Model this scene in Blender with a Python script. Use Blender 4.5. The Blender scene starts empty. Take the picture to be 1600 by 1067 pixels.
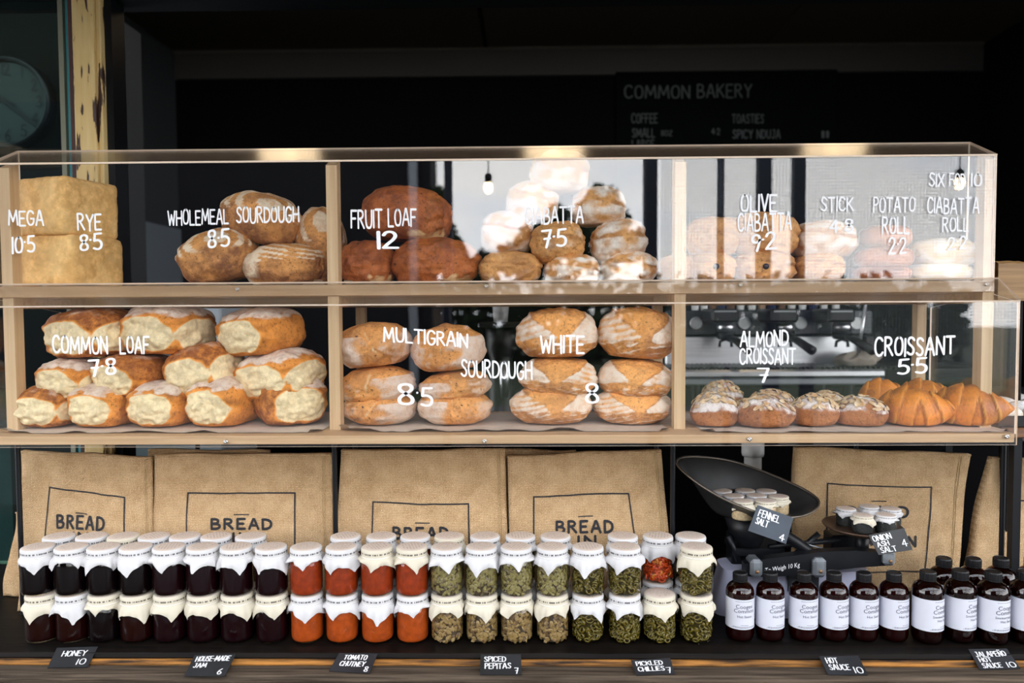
import bpy, math, random
import numpy as np
from mathutils import Vector, Matrix, noise
R = math.radians
S = bpy.context.scene
COL = S.collection
random.seed(7)

# ------------------------------------------------------------------ camera
FPX = 1150.0
cam_d = bpy.data.cameras.new('camera'); cam_d.sensor_width = 36.0
cam_d.lens = 36.0 * FPX / 1600.0; cam_d.clip_start = 0.02
cam_d.dof.use_dof = True; cam_d.dof.focus_distance = 1.46; cam_d.dof.aperture_fstop = 2.8
cam = bpy.data.objects.new('camera', cam_d); COL.objects.link(cam)
CM = Matrix.Rotation(R(0.95), 4, 'Z') @ Matrix.Rotation(R(90 - 2.4), 4, 'X') @ Matrix.Rotation(R(-0.32), 4, 'Z')
CM.translation = Vector((0, 0, 1.55)); cam.matrix_world = CM
S.camera = cam
CROT = CM.to_3x3(); CI = CROT.inverted(); CPOS = CM.translation.copy()

def ray(px, py):
    return CROT @ Vector(((px - 800) / FPX, (533.5 - py) / FPX, -1))
def at(px, py, Y):            # point of the sight line through a pixel on the upright plane y = Y
    d = ray(px, py); return CPOS + d * ((Y - CPOS.y) / d.y)
def onz(px, py, Z):           # the same on the level plane z = Z
    d = ray(px, py); return CPOS + d * ((Z - CPOS.z) / d.z)
def proj(p):
    q = CI @ (Vector(p) - CPOS); return (800 - FPX * q.x / q.z, 533.5 + FPX * q.y / q.z)

# ------------------------------------------------------------------ view, sky
S.view_settings.view_transform = 'Standard'; S.view_settings.look = 'None'
S.view_settings.gamma = 1.0; S.view_settings.use_curve_mapping = False
S.view_settings.exposure = 0.08
S.cycles.use_denoising = True
S.cycles.max_bounces = 10; S.cycles.transparent_max_bounces = 24
S.cycles.caustics_reflective = False; S.cycles.caustics_refractive = False
SKY = 7.4
W = bpy.data.worlds.new('sky'); S.world = W; W.use_nodes = True
nt = W.node_tree; nt.nodes.clear()
def wn(t, **k):
    n = nt.nodes.new(t)
    for a, b in k.items(): setattr(n, a, b)
    return n
o_ = wn('ShaderNodeOutputWorld'); b_ = wn('ShaderNodeBackground'); tc = wn('ShaderNodeTexCoord')
mp = wn('ShaderNodeMapping'); mp.inputs['Scale'].default_value = (1.0, 1.0, 2.6)
nz = wn('ShaderNodeTexNoise'); nz.inputs['Scale'].default_value = 2.2; nz.inputs['Detail'].default_value = 6; nz.inputs['Roughness'].default_value = 0.55
cr = wn('ShaderNodeValToRGB'); e = cr.color_ramp.elements
e[0].position = 0.34; e[0].color = (0.70, 0.79, 0.93, 1); e[1].position = 0.56; e[1].color = (1.0, 0.99, 0.97, 1)
nt.links.new(tc.outputs['Generated'], mp.inputs['Vector']); nt.links.new(mp.outputs['Vector'], nz.inputs['Vector'])
nt.links.new(nz.outputs['Fac'], cr.inputs['Fac'])
sx_ = wn('ShaderNodeSeparateXYZ'); gr_ = wn('ShaderNodeValToRGB'); e = gr_.color_ramp.elements
e[0].position = 0.0; e[0].color = (1, 1, 1, 1); e[1].position = 1.0; e[1].color = (0.40, 0.42, 0.46, 1); k = e.new(0.32); k.color = (0.78, 0.78, 0.79, 1)
mm = wn('ShaderNodeMix', data_type='RGBA', blend_type='MULTIPLY'); mm.inputs[0].default_value = 1
nt.links.new(tc.outputs['Generated'], sx_.inputs[0]); nt.links.new(sx_.outputs['Z'], gr_.inputs[0]); nt.links.new(cr.outputs['Color'], mm.inputs[6]); nt.links.new(gr_.outputs[0], mm.inputs[7]); nt.links.new(mm.outputs[2], b_.inputs['Color'])
b_.inputs['Strength'].default_value = SKY; nt.links.new(b_.outputs[0], o_.inputs['Surface'])

# ------------------------------------------------------------------ materials
MATS = {}
def _bsdf(m): return m.node_tree.nodes['Principled BSDF']
def pmat(name, col, rough=0.6, metal=0.0, spec=0.5, nscale=0, namt=0.25, bump=0, bscale=None, emit=None, col2=None, coat=0, stretch=None, coord='Object'):
    if name in MATS: return MATS[name]
    m = bpy.data.materials.new(name); m.use_nodes = True; MATS[name] = m
    t = m.node_tree; b = _bsdf(m)
    b.inputs['Base Color'].default_value = (*col, 1); b.inputs['Roughness'].default_value = rough
    b.inputs['Metallic'].default_value = metal; b.inputs['Specular IOR Level'].default_value = spec
    b.inputs['Coat Weight'].default_value = coat
    if emit: b.inputs['Emission Color'].default_value = (*emit[0], 1); b.inputs['Emission Strength'].default_value = emit[1]
    if nscale or bump:
        c = t.nodes.new('ShaderNodeTexCoord'); mpn = t.nodes.new('ShaderNodeMapping')
        if stretch: mpn.inputs['Scale'].default_value = stretch
        n = t.nodes.new('ShaderNodeTexNoise'); n.inputs['Scale'].default_value = nscale or 50; n.inputs['Detail'].default_value = 5
        oi = t.nodes.new('ShaderNodeObjectInfo'); ad = t.nodes.new('ShaderNodeVectorMath'); ad.operation = 'ADD'
        mu = t.nodes.new('ShaderNodeMath'); mu.operation = 'MULTIPLY'; mu.inputs[1].default_value = 20
        t.links.new(oi.outputs['Random'], mu.inputs[0]); t.links.new(c.outputs[coord], ad.inputs[0]); t.links.new(mu.outputs[0], ad.inputs[1])
        t.links.new(ad.outputs[0], mpn.inputs['Vector']); t.links.new(mpn.outputs[0], n.inputs['Vector'])
        if nscale:
            r = t.nodes.new('ShaderNodeValToRGB'); c2 = col2 or tuple(x * (1 - namt) for x in col)
            r.color_ramp.elements[0].position = 0.33; r.color_ramp.elements[0].color = (*c2, 1)
            r.color_ramp.elements[1].position = 0.67; r.color_ramp.elements[1].color = (*col, 1)
            t.links.new(n.outputs['Fac'], r.inputs['Fac']); t.links.new(r.outputs[0], b.inputs['Base Color'])
        if bump:
            n2 = n
            if bscale:
                n2 = t.nodes.new('ShaderNodeTexNoise'); n2.inputs['Scale'].default_value = bscale; n2.inputs['Detail'].default_value = 4
                t.links.new(mpn.outputs[0], n2.inputs['Vector'])
            bp = t.nodes.new('ShaderNodeBump'); bp.inputs['Strength'].default_value = bump; bp.inputs['Distance'].default_value = 0.004
            t.links.new(n2.outputs['Fac'], bp.inputs['Height']); t.links.new(bp.outputs[0], b.inputs['Normal'])
    return m

def clear_mat(name, tint=(1, 1, 1), f0=0.039, dust=0.0, dustcol=(0.8, 0.75, 0.65), rough=0.0):
    # clear sheet / jar wall: straight-through light plus a mirror share that grows towards grazing
    m = bpy.data.materials.new(name); m.use_nodes = True; MATS[name] = m
    t = m.node_tree; t.nodes.clear(); N = t.nodes.new
    o = N('ShaderNodeOutputMaterial'); tr = N('ShaderNodeBsdfTransparent'); tr.inputs[0].default_value = (*tint, 1)
    gl = N('ShaderNodeBsdfGlossy'); gl.inputs['Roughness'].default_value = rough; gl.inputs[0].default_value = (1, 1, 1, 1)
    g = N('ShaderNodeNewGeometry'); dt = N('ShaderNodeVectorMath'); dt.operation = 'DOT_PRODUCT'
    ab = N('ShaderNodeMath'); ab.operation = 'ABSOLUTE'; su = N('ShaderNodeMath'); su.operation = 'SUBTRACT'; su.inputs[0].default_value = 1
    pw = N('ShaderNodeMath'); pw.operation = 'POWER'; pw.inputs[1].default_value = 5
    ma = N('ShaderNodeMath'); ma.operation = 'MULTIPLY_ADD'; ma.inputs[1].default_value = 1 - f0; ma.inputs[2].default_value = f0
    mx = N('ShaderNodeMixShader'); L = t.links.new
    L(g.outputs['Normal'], dt.inputs[0]); L(g.outputs['Incoming'], dt.inputs[1]); L(dt.outputs['Value'], ab.inputs[0])
    L(ab.outputs[0], su.inputs[1]); L(su.outputs[0], pw.inputs[0]); L(pw.outputs[0], ma.inputs[0])
    L(ma.outputs[0], mx.inputs[0]); L(gl.outputs[0], mx.inputs[2])
    if dust:
        df = N('ShaderNodeBsdfDiffuse'); df.inputs[0].default_value = (*dustcol, 1); tl = N('ShaderNodeBsdfTranslucent'); tl.inputs[0].default_value = (*dustcol, 1)
        a2 = N('ShaderNodeMixShader'); a2.inputs[0].default_value = 0.5; L(df.outputs[0], a2.inputs[1]); L(tl.outputs[0], a2.inputs[2])
        m2 = N('ShaderNodeMixShader'); m2.inputs[0].default_value = dust; L(tr.outputs[0], m2.inputs[1]); L(a2.outputs[0], m2.inputs[2]); L(m2.outputs[0], mx.inputs[1])
    else: L(tr.outputs[0], mx.inputs[1])
    L(mx.outputs[0], o.inputs['Surface']); return m

def wood(name, a, b, rough=0.55, axis=0, scale=9, bump=0.15):
    st = [95, 95, 95]; st[axis] = 3.2
    return pmat(name, a, rough, nscale=scale / 9, col2=b, bump=bump, stretch=tuple(s * 1.0 for s in st))

def bread_mat(name, crust, dark, crumb=(0.80, 0.68, 0.42), flour=(0.84, 0.79, 0.70), fl_scale=26, bump=0.5, rough=0.7, speck=None, gold=None, pits=0.7):
    # masks written per vertex: red = torn crumb, green = flour, blue = bake
    m = bpy.data.materials.new(name); m.use_nodes = True; MATS[name] = m
    t = m.node_tree; b = _bsdf(m); N = t.nodes.new; L = t.links.new
    at_ = N('ShaderNodeAttribute'); at_.attribute_name = 'mask'; sp = N('ShaderNodeSeparateColor'); L(at_.outputs['Color'], sp.inputs[0])
    c = N('ShaderNodeTexCoord'); oi = N('ShaderNodeObjectInfo'); ad = N('ShaderNodeVectorMath'); ad.operation = 'ADD'
    mu = N('ShaderNodeMath'); mu.operation = 'MULTIPLY'; mu.inputs[1].default_value = 13
    L(oi.outputs['Random'], mu.inputs[0]); L(c.outputs['Object'], ad.inputs[0]); L(mu.outputs[0], ad.inputs[1])
    def nz(s, d=5, r=0.6):
        n = N('ShaderNodeTexNoise'); n.inputs['Scale'].default_value = s; n.inputs['Detail'].default_value = d; n.inputs['Roughness'].default_value = r
        L(ad.outputs[0], n.inputs['Vector']); return n.outputs['Fac']
    def mth(op, x, y, z=None):
        n = N('ShaderNodeMath'); n.operation = op; n.use_clamp = False
        for i, v in enumerate((x, y, z)):
            if v is None: continue
            if isinstance(v, (int, float)): n.inputs[i].default_value = v
            else: L(v, n.inputs[i])
        return n.outputs[0]
    def sstep(v, lo, hi):
        n = N('ShaderNodeMapRange'); n.interpolation_type = 'SMOOTHSTEP'; L(v, n.inputs['Value']); n.inputs['From Min'].default_value = lo; n.inputs['From Max'].default_value = hi
        return n.outputs[0]
    def mix(f, x, y):
        n = N('ShaderNodeMix'); n.data_type = 'RGBA'
        if isinstance(f, float): n.inputs[0].default_value = f
        else: L(f, n.inputs[0])
        for i, v in ((6, x), (7, y)):
            if isinstance(v, tuple): n.inputs[i].default_value = (*v, 1)
            else: L(v, n.inputs[i])
        return n.outputs[2]
    nA, nB, nC = nz(18), nz(60, 6, 0.7), nz(fl_scale, 6, 0.7)
    bake = sstep(mth('ADD', sp.outputs['Blue'], mth('MULTIPLY_ADD', nA, 1.7, -0.85)), 0.1, 0.9)
    col = mix(bake, crust, dark)
    col = mix(mth('MULTIPLY', sstep(nB, 0.38, 0.70), 0.55), col, tuple(x * 1.45 for x in crust))
    col = mix(mth('MULTIPLY', sstep(nz(170, 3, .7), 0.52, 0.70), pits), col, tuple(x * 0.55 for x in dark))
    col = mix(mth('MULTIPLY', sstep(nz(9, 4), 0.48, 0.70), 0.6), col, dark)
    if speck: col = mix(sstep(nz(95, 2), 0.66, 0.72), col, speck)
    cm = mth('ADD', sp.outputs['Red'], mth('MULTIPLY_ADD', nA, 0.85, -0.425))
    if gold: col = mix(mth('MULTIPLY', sstep(cm, 0.1, 0.42), 0.85), col, gold)
    col = mix(sstep(cm, 0.36, 0.74), col, mix(sstep(nB, 0.35, 0.65), tuple(x * 1.12 for x in crumb), tuple(x * 0.80 for x in crumb)))
    fm = mth('MULTIPLY', sp.outputs['Green'], mth('MULTIPLY_ADD', nC, 1.7, 0.1))
    fl = mth('MULTIPLY', sstep(fm, 0.28, 0.74), mth('SUBTRACT', 1.0, sstep(cm, 0.3, 0.5)))
    fl = mth('MULTIPLY', fl, mth('MULTIPLY_ADD', sstep(nB, 0.3, 0.6), 0.5, 0.5))
    col = mix(fl, col, flour)
    L(col, b.inputs['Base Color']); b.inputs['Roughness'].default_value = rough; b.inputs['Specular IOR Level'].default_value = 0.35
    bp = N('ShaderNodeBump'); bp.inputs['Strength'].default_value = min(1.0, bump * 1.7); bp.inputs['Distance'].default_value = 0.006
    L(mth('ADD', nB, mth('MULTIPLY', nA, 1.5)), bp.inputs['Height']); L(bp.outputs[0], b.inputs['Normal'])
    return m

M = {}
M['acrylic'] = clear_mat('clear_acrylic', f0=0.054)
M['acrylic_top'] = clear_mat('dusty_acrylic', f0=0.045, dust=0.11, dustcol=(0.50, 0.37, 0.24), rough=0.2)
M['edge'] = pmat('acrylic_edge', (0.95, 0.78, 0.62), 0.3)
M['jarglass'] = clear_mat('jar_glass', f0=0.035, tint=(0.97, 0.99, 0.98))
M['amber'] = clear_mat('amber_glass', f0=0.05, tint=(0.30, 0.075, 0.03))
M['pine'] = wood('pale_pine', (0.62, 0.42, 0.235), (0.46, 0.285, 0.14), axis=0, bump=0.1)
M['pinev'] = wood('pale_pine_upright', (0.64, 0.46, 0.27), (0.50, 0.33, 0.17), axis=2, bump=0.1)
M['darkwood'] = wood('black_stained_timber', (0.008, 0.0055, 0.004), (0.003, 0.0022, 0.002), 0.5); _bsdf(M['darkwood']).inputs['Specular IOR Level'].default_value = .12
M['worn'] = pmat('worn_orange_timber', (0.40, 0.17, 0.035), 0.6, nscale=1, col2=(0.02, 0.011, 0.006), bump=.4, stretch=(10, 150, 150), spec=.2)
M['grey_wood'] = pmat('weathered_grey_timber', (0.115, 0.085, 0.06), 0.8, nscale=1, col2=(0.03, 0.022, 0.015), bump=.6, stretch=(6, 190, 190), spec=.15)
M['rod'] = pmat('black_steel', (0.007, 0.008, 0.010), 0.4, 0.2, spec=.25)
M['steel'] = pmat('brushed_steel', (0.62, 0.63, 0.65), 0.28, 1.0, nscale=6, stretch=(1, 30, 30), namt=0.2)
M['screw'] = pmat('screw_zinc', (0.55, 0.53, 0.5), 0.3, 1.0)
M['white_ink'] = pmat('white_paint_marker', (0.80, 0.81, 0.83), 0.6)
M['chalk'] = pmat('chalk', (0.075, 0.085, 0.085), 0.9)
M['black_ink'] = pmat('black_print', (0.012, 0.012, 0.016), 0.8)
M['grey_ink'] = pmat('grey_print', (0.025, 0.028, 0.06), 0.8)
M['card'] = pmat('black_card', (0.022, 0.024, 0.028), 0.45, nscale=14, namt=0.5)
M['slate'] = pmat('slate_card', (0.052, 0.07, 0.095), 0.5, nscale=14, namt=0.35)
M['liner'] = pmat('paper_liner', (0.66, 0.56, 0.46), 0.8, nscale=30, namt=0.12, bump=0.3)
M['paper'] = pmat('label_paper', (0.58, 0.59, 0.66), 0.75)
M['black_plastic'] = pmat('black_plastic', (0.006, 0.006, 0.007), 0.4, spec=.3)
M['black_wall'] = pmat('black_painted_wall', (0.0025, 0.0025, 0.003), 0.85, spec=0.05)
M['ceil'] = pmat('dim_ceiling_paint', (0.12, 0.10, 0.08), 0.8, spec=.1, nscale=1.2, namt=0.15)
M['wall_white'] = pmat('cool_white_wall', (0.16, 0.185, 0.21), 0.7, spec=.1)
M['tile'] = pmat('glazed_tile', (0.06, 0.068, 0.07), 0.45, spec=.2)
M['grout'] = pmat('grout', (0.03, 0.03, 0.03), 0.9)
M['teal'] = pmat('teal_trim', (0.02, 0.22, 0.25), 0.5)
M['maroon'] = pmat('old_maroon_paint', (0.05, 0.014, 0.012), 0.6)

# ------------------------------------------------------------------ mesh helpers
def mesh(name, v, f, mat=None, parent=None, smooth=True, mats=None, fm=None, loc=None, kind=None):
    me = bpy.data.meshes.new(name); me.from_pydata([tuple(p) for p in v], [], [tuple(q) for q in f])
    if mats:
        for m_ in mats: me.materials.append(m_)
        if fm is not None: me.polygons.foreach_set('material_index', fm)
    elif mat: me.materials.append(mat)
    me.polygons.foreach_set('use_smooth', [smooth] * len(me.polygons)); me.update()
    return inst(name, me, parent, loc, kind)
def inst(name, me, parent=None, loc=None, kind=None, rot=None, scale=None):
    o = bpy.data.objects.new(name, me); COL.objects.link(o)
    if parent: o.parent = parent
    if loc is not None: o.location = loc
    if rot is not None: o.rotation_euler = rot
    if scale is not None: o.scale = scale
    if kind: o['kind'] = kind
    return o
def tag(o, label, cat, group=None):
    o['label'] = label; o['category'] = cat
    if group: o['group'] = group
    return o
def thing(name, label, cat, loc=(0, 0, 0), rot=(0, 0, 0), group=None):
    o = bpy.data.objects.new(name, None); COL.objects.link(o); o.location = loc; o.rotation_euler = rot
    o.empty_display_size = 0.02
    return tag(o, label, cat, group)
def copy_tree(o, parent=None):
    c = o.copy(); COL.objects.link(c); c.parent = parent
    for ch in o.children: copy_tree(ch, c)
    return c
class G:                      # gathers shapes of ONE part
    def __init__(s): s.v = []; s.f = []
    def add(s, v, f):
        k = len(s.v); s.v += [Vector(p) for p in v]; s.f += [tuple(i + k for i in q) for q in f]; return s
    def box(s, x0, x1, y0, y1, z0, z1, bev=0.0, M4=None):
        if bev:
            b = bev; P = []
            xs = (x0, x1); ys = (y0, y1); zs = (z0, z1)
            for i in range(2):
                for j in range(2):
                    for k in range(2):
                        sx, sy, sz = (1 - 2 * i), (1 - 2 * j), (1 - 2 * k)
                        P += [(xs[i], ys[j] + sy * b, zs[k] + sz * b), (xs[i] + sx * b, ys[j], zs[k] + sz * b), (xs[i] + sx * b, ys[j] + sy * b, zs[k])]
            I = lambda i, j, k, a: (i * 4 + j * 2 + k) * 3 + a
            F = []
            for a, (p, q) in enumerate(((1, 2), (0, 2), (0, 1))):
                for s_ in range(2):
                    idx = []
                    for (u, w) in ((0, 0), (1, 0), (1, 1), (0, 1)):
                        t = [0, 0, 0]; t[a] = s_; t[p] = u; t[q] = w; idx.append(I(*t, a))
                    if (s_ == 0) ^ (a == 1): idx.reverse()
                    F.append(idx)
            for a, b2, c in ((0, 1, 2), (1, 2, 0), (0, 2, 1)):     # edges along axis c
                for u in range(2):
                    for w in range(2):
                        t0 = [0, 0, 0]; t0[a] = u; t0[b2] = w; t1 = list(t0); t1[c] = 1
                        F.append([I(*t0, a), I(*t1, a), I(*t1, b2), I(*t0, b2)])
            for i in range(2):
                for j in range(2):
                    for k in range(2): F.append([I(i, j, k, 0), I(i, j, k, 1), I(i, j, k, 2)])
            V = [Vector(p) for p in P]
            ctr = Vector(((x0 + x1) / 2, (y0 + y1) / 2, (z0 + z1) / 2))
            FF = []
            for q in F:
                c_ = sum((V[i] for i in q), Vector()) / len(q); n_ = (V[q[1]] - V[q[0]]).cross(V[q[2]] - V[q[0]])
                FF.append(tuple(reversed(q)) if n_.dot(c_ - ctr) < 0 else tuple(q))
            F = FF
        else:
            V = [Vector((x, y, z)) for x in (x0, x1) for y in (y0, y1) for z in (z0, z1)]
            F = [(0, 1, 3, 2), (4, 6, 7, 5), (0, 4, 5, 1), (2, 3, 7, 6), (0, 2, 6, 4), (1, 5, 7, 3)]
        if M4: V = [M4 @ p for p in V]
        return s.add(V, F)
    def tube(s, pts, r, seg=10, caps=True):
        pts = [Vector(p) for p in pts]; n = len(pts); V = []; F = []
        rr = r if isinstance(r, (list, tuple)) else [r] * n
        up = None
        for i, p in enumerate(pts):
            d = (pts[min(i + 1, n - 1)] - pts[max(i - 1, 0)]).normalized()
            if up is None: up = d.orthogonal().normalized()
            up = (up - d * up.dot(d)).normalized(); w = d.cross(up)
            for k in range(seg):
                a = 2 * math.pi * k / seg; V.append(p + (up * math.cos(a) + w * math.sin(a)) * rr[i])
        for i in range(n - 1):
            for k in range(seg):
                k2 = (k + 1) % seg; F.append((i * seg + k, i * seg + k2, (i + 1) * seg + k2, (i + 1) * seg + k))
        if caps: F.append(tuple(reversed(range(seg)))); F.append(tuple((n - 1) * seg + k for k in range(seg)))
        return s.add(V, F)
    def lathe(s, prof, seg=32, M4=None, cap0=True, cap1=True, rfun=None):
        V = []; F = []; n = len(prof)
        for i, (r, z) in enumerate(prof):
            for k in range(seg):
                a = 2 * math.pi * k / seg; q = r * (rfun(a, z) if rfun else 1)
                V.append(Vector((q * math.cos(a), q * math.sin(a), z)))
        for i in range(n - 1):
            for k in range(seg):
                k2 = (k + 1) % seg; F.append((i * seg + k, i * seg + k2, (i + 1) * seg + k2, (i + 1) * seg + k))
        if cap0: F.append(tuple(reversed(range(seg))))
        if cap1: F.append(tuple((n - 1) * seg + k for k in range(seg)))
        if M4: V = [M4 @ p for p in V]
        return s.add(V, F)
    def grid(s, fn, nu, nv, closed=False):
        V = [fn(i / nu, j / nv) for j in range(nv + 1) for i in range(nu + (0 if closed else 1))]
        w = nu if closed else nu + 1
        F = [(j * w + i, j * w + (i + 1) % w, (j + 1) * w + (i + 1) % w, (j + 1) * w + i) for j in range(nv) for i in range(nu)]
        return s.add(V, F)
    def sphere(s, c, r, seg=14, rings=9):
        c = Vector(c); rr = r if isinstance(r, tuple) else (r, r, r)
        V = [c + Vector((0, 0, -rr[2]))]; F = []
        for j in range(1, rings):
            t = math.pi * j / rings - math.pi / 2
            for i in range(seg):
                a = 2 * math.pi * i / seg; V.append(c + Vector((rr[0] * math.cos(t) * math.cos(a), rr[1] * math.cos(t) * math.sin(a), rr[2] * math.sin(t))))
        V.append(c + Vector((0, 0, rr[2]))); m = len(V) - 1
        for i in range(seg):
            i2 = (i + 1) % seg; F.append((0, 1 + i2, 1 + i)); F.append((m, 1 + (rings - 2) * seg + i, 1 + (rings - 2) * seg + i2))
            for j in range(rings - 2): F.append((1 + j * seg + i, 1 + j * seg + i2, 1 + (j + 1) * seg + i2, 1 + (j + 1) * seg + i))
        return s.add(V, F)
    def build(s, name, mat, parent=None, smooth=False, loc=None, kind=None, auto=None):
        o = mesh(name, s.v, s.f, mat, parent, smooth, loc=loc, kind=kind)
        if auto:
            me = o.data; me.polygons.foreach_set('use_smooth', [True] * len(me.polygons))
            try: me.set_sharp_from_angle(angle=R(auto))
            except Exception: pass
        return o
def struct(o): o['kind'] = 'structure'; return o

# ------------------------------------------------------------------ hand lettering (single-stroke alphabet swept to flat ribbons)
GL = {
'A': "0,0 1.5,6 1.9,6 3.4,0|.6,2.1 2.9,2.1", 'B': "0,0 0,6|~0,6 1.8,6 2.5,4.8 1.9,3.3 0,3.1|~0,3.1 2.3,3 3.1,1.6 2.2,0 0,0",
'C': "~3,5 2.3,6 1,6 .1,4.4 .1,1.6 1,0 2.3,0 3.1,1", 'D': "0,0 0,6|~0,6 1.6,5.9 3,4.5 3,1.6 1.7,.1 0,0", 'E': "2.6,6 0,6 0,0 2.6,0|0,3.1 2.1,3.1",
'F': "2.6,6 0,6 0,0|0,3.2 2.1,3.2", 'G': "~3,5 2.2,6 1,6 .1,4.4 .1,1.6 1,0 2.2,0 3.1,1.1 3.1,2.6|3.2,2.7 1.8,2.7", 'H': "0,0 0,6|3,0 3,6|0,3 3,3",
'I': "0,0 0,6", 'J': "1,6 2.4,6|~2,6 2,1.4 1.4,0 .5,0 0,.9", 'K': "0,0 0,6|2.8,6 0,2.6|.9,3.4 3,0", 'L': "0,6 0,0 2.5,0", 'M': "0,0 .4,6 2,1.4 3.6,6 4.1,0",
'N': "0,0 0,6 2.9,0 2.9,6", 'O': "~1.5,6 .5,5.6 0,4 0,2 .5,.3 1.5,0 2.5,.3 3,2 3,4 2.5,5.6 1.5,6", 'P': "0,0 0,6|~0,6 1.9,6 2.7,4.6 1.9,3 0,2.8", 'R': "0,0 0,6|~0,6 1.9,6 2.6,4.7 1.9,3.3 0,3.1|1,3.1 2.9,0",
'S': "~2.6,5.1 1.9,6 .8,6 .2,5 .5,3.8 1.9,2.8 2.6,1.6 2.1,.2 1,0 0,.8", 'T': "0,6 3.2,6|1.6,6 1.6,0", 'U': "~0,6 0,1.8 .6,.2 1.5,0 2.4,.2 3,1.8 3,6", 'W': "0,6 .9,0 2,4.4 3.1,0 4,6",
'V': "0,6 1.4,0 2.8,6", 'Q': "0,0 1,1",
'X': "0,0 2.9,6|0,6 2.9,0", 'Y': "0,6 1.5,3 3,6|1.5,3 1.5,0", 'Z': "0,6 2.7,6 0,0 2.8,0", '0': "~1.4,6 .4,5.5 0,3 .4,.4 1.4,0 2.4,.4 2.8,3 2.4,5.5 1.4,6", '1': "0,0 0,6",
'2': "~0,4.7 .5,5.9 1.8,6 2.5,4.7 2.1,3.2 .9,1.6 0,0|0,0 2.8,0", '4': "1.9,0 1.9,6 0,2 2.9,2", '5': "2.4,6 .4,6 .2,3.4|~.2,3.4 1.4,3.7 2.6,2.6 2.4,.6 1.2,0 0,.6",
'6': "~2.3,6 .8,4.3 0,2 .6,.2 1.7,0 2.6,1 2.4,2.5 1.4,3.2 .2,2.4", '7': "0,6 2.5,6 1.3,0|.7,3.1 2.3,3.1", '8': "~1.4,3.2 .3,4.2 .4,5.6 1.4,6 2.4,5.6 2.5,4.2 1.4,3.2 .2,1.9 .3,.4 1.4,0 2.5,.4 2.6,1.9 1.4,3.2",
'9': "~2.5,4 1.6,3 .5,3.3 .1,4.6 .6,5.8 1.7,6 2.5,5 2.4,3 1.7,0", '3': "~0,5.3 1,6 2.2,5.5 2.3,4 1,3.2|~1,3.2 2.5,2.7 2.6,.9 1.4,0 0,.7", '-': "0,3 1.6,3", '.': "0,3.6 .05,3.6", ',': ".3,.4 0,-1", '^': "0,7.3 .8,7.8 1.7,7.2 2.5,7.7",
}
def glyph(ch):
    out = []
    for s in GL[ch].split('|'):
        sm = s.startswith('~'); p = [tuple(map(float, q.split(','))) for q in s.lstrip('~').split()]
        if sm:
            for _ in range(2):
                q = [p[0]]
                for a, b in zip(p, p[1:]): q += [(a[0] * .75 + b[0] * .25, a[1] * .75 + b[1] * .25), (a[0] * .25 + b[0] * .75, a[1] * .25 + b[1] * .75)]
                p = q + [p[-1]]
        out.append(p)
    return out
def strokes(text, gap=1.0, seed=0, wob=0.0):
    rnd = random.Random(seed); x = 0; out = []
    for ch in text:
        if ch == ' ': x += 2.0; continue
        extra = '^' if ch == '\u00d1' else None
        g = glyph('N' if extra else ch)
        if extra: g += glyph(extra)
        w = max(p[0] for l in g for p in l); dy = rnd.uniform(-wob, wob); sc = 1 + rnd.uniform(-wob, wob) * .12; sl = rnd.uniform(-wob, wob) * .06
        for l in g: out.append([(x + p[0] + p[1] * sl, p[1] * sc + dy) for p in l])
        x += w + gap
    return out, x - gap
def ribbons(g, lines, width, fn, lift=(0, -1, 0), sub=None):
    # each stroke as a flat band with round ends; fn maps (u, v) on the sheet to a point. Crossing strokes lie a hair's breadth apart, as paint layers do
    lift = Vector(lift) * 4e-5; k = 0; h = width / 2
    parts = []
    for l in lines:
        cur = [Vector((*l[0], 0))]
        for i in range(1, len(l)):
            p = Vector((*l[i], 0))
            if (p - cur[-1]).length < 1e-7: continue
            cur.append(p)
            if i < len(l) - 1:
                d0 = cur[-1] - cur[-2]; d1 = Vector((*l[i + 1], 0)) - p
                if d1.length > 1e-7 and d0.normalized().dot(d1.normalized()) < .6: parts.append(cur); cur = [p]
        if len(cur) > 1: parts.append(cur)
    for p in parts:
        if sub:
            q = []
            for a, b in zip(p, p[1:]):
                m = max(1, int((b - a).length / sub)); q += [a.lerp(b, i / m) for i in range(m)]
            p = q + [p[-1]]
        L_, R_ = [], []
        for i, a in enumerate(p):
            d = (p[min(i + 1, len(p) - 1)] - p[max(i - 1, 0)]).normalized(); n = Vector((-d.y, d.x, 0))
            if 0 < i < len(p) - 1: n = n / max(.6, abs((p[i] - p[i - 1]).normalized().dot(d)))
            L_.append(a + n * h); R_.append(a - n * h)
        d0 = (p[0] - p[1]).normalized(); d1 = (p[-1] - p[-2]).normalized(); n0 = Vector((-d0.y, d0.x, 0)); n1 = Vector((-d1.y, d1.x, 0))
        c0 = [p[0] + (n0 * math.cos(t) + d0 * math.sin(t)) * h for t in (0, .63, 1.26, 1.88, 2.51, 3.14)]
        c1 = [p[-1] + (n1 * math.cos(t) + d1 * math.sin(t)) * h for t in (0, .63, 1.26, 1.88, 2.51, 3.14)]
        o = lift * k; k += 1
        g.add([fn(q.x, q.y) + o for a, b in zip(L_, R_) for q in (a, b)], [(2 * i, 2 * i + 1, 2 * i + 3, 2 * i + 2) for i in range(len(p) - 1)])
        g.add([fn(q.x, q.y) + o for q in c0], [(5, 4, 3, 2, 1, 0)]); g.add([fn(q.x, q.y) + o for q in c1], [(5, 4, 3, 2, 1, 0)])
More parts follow.
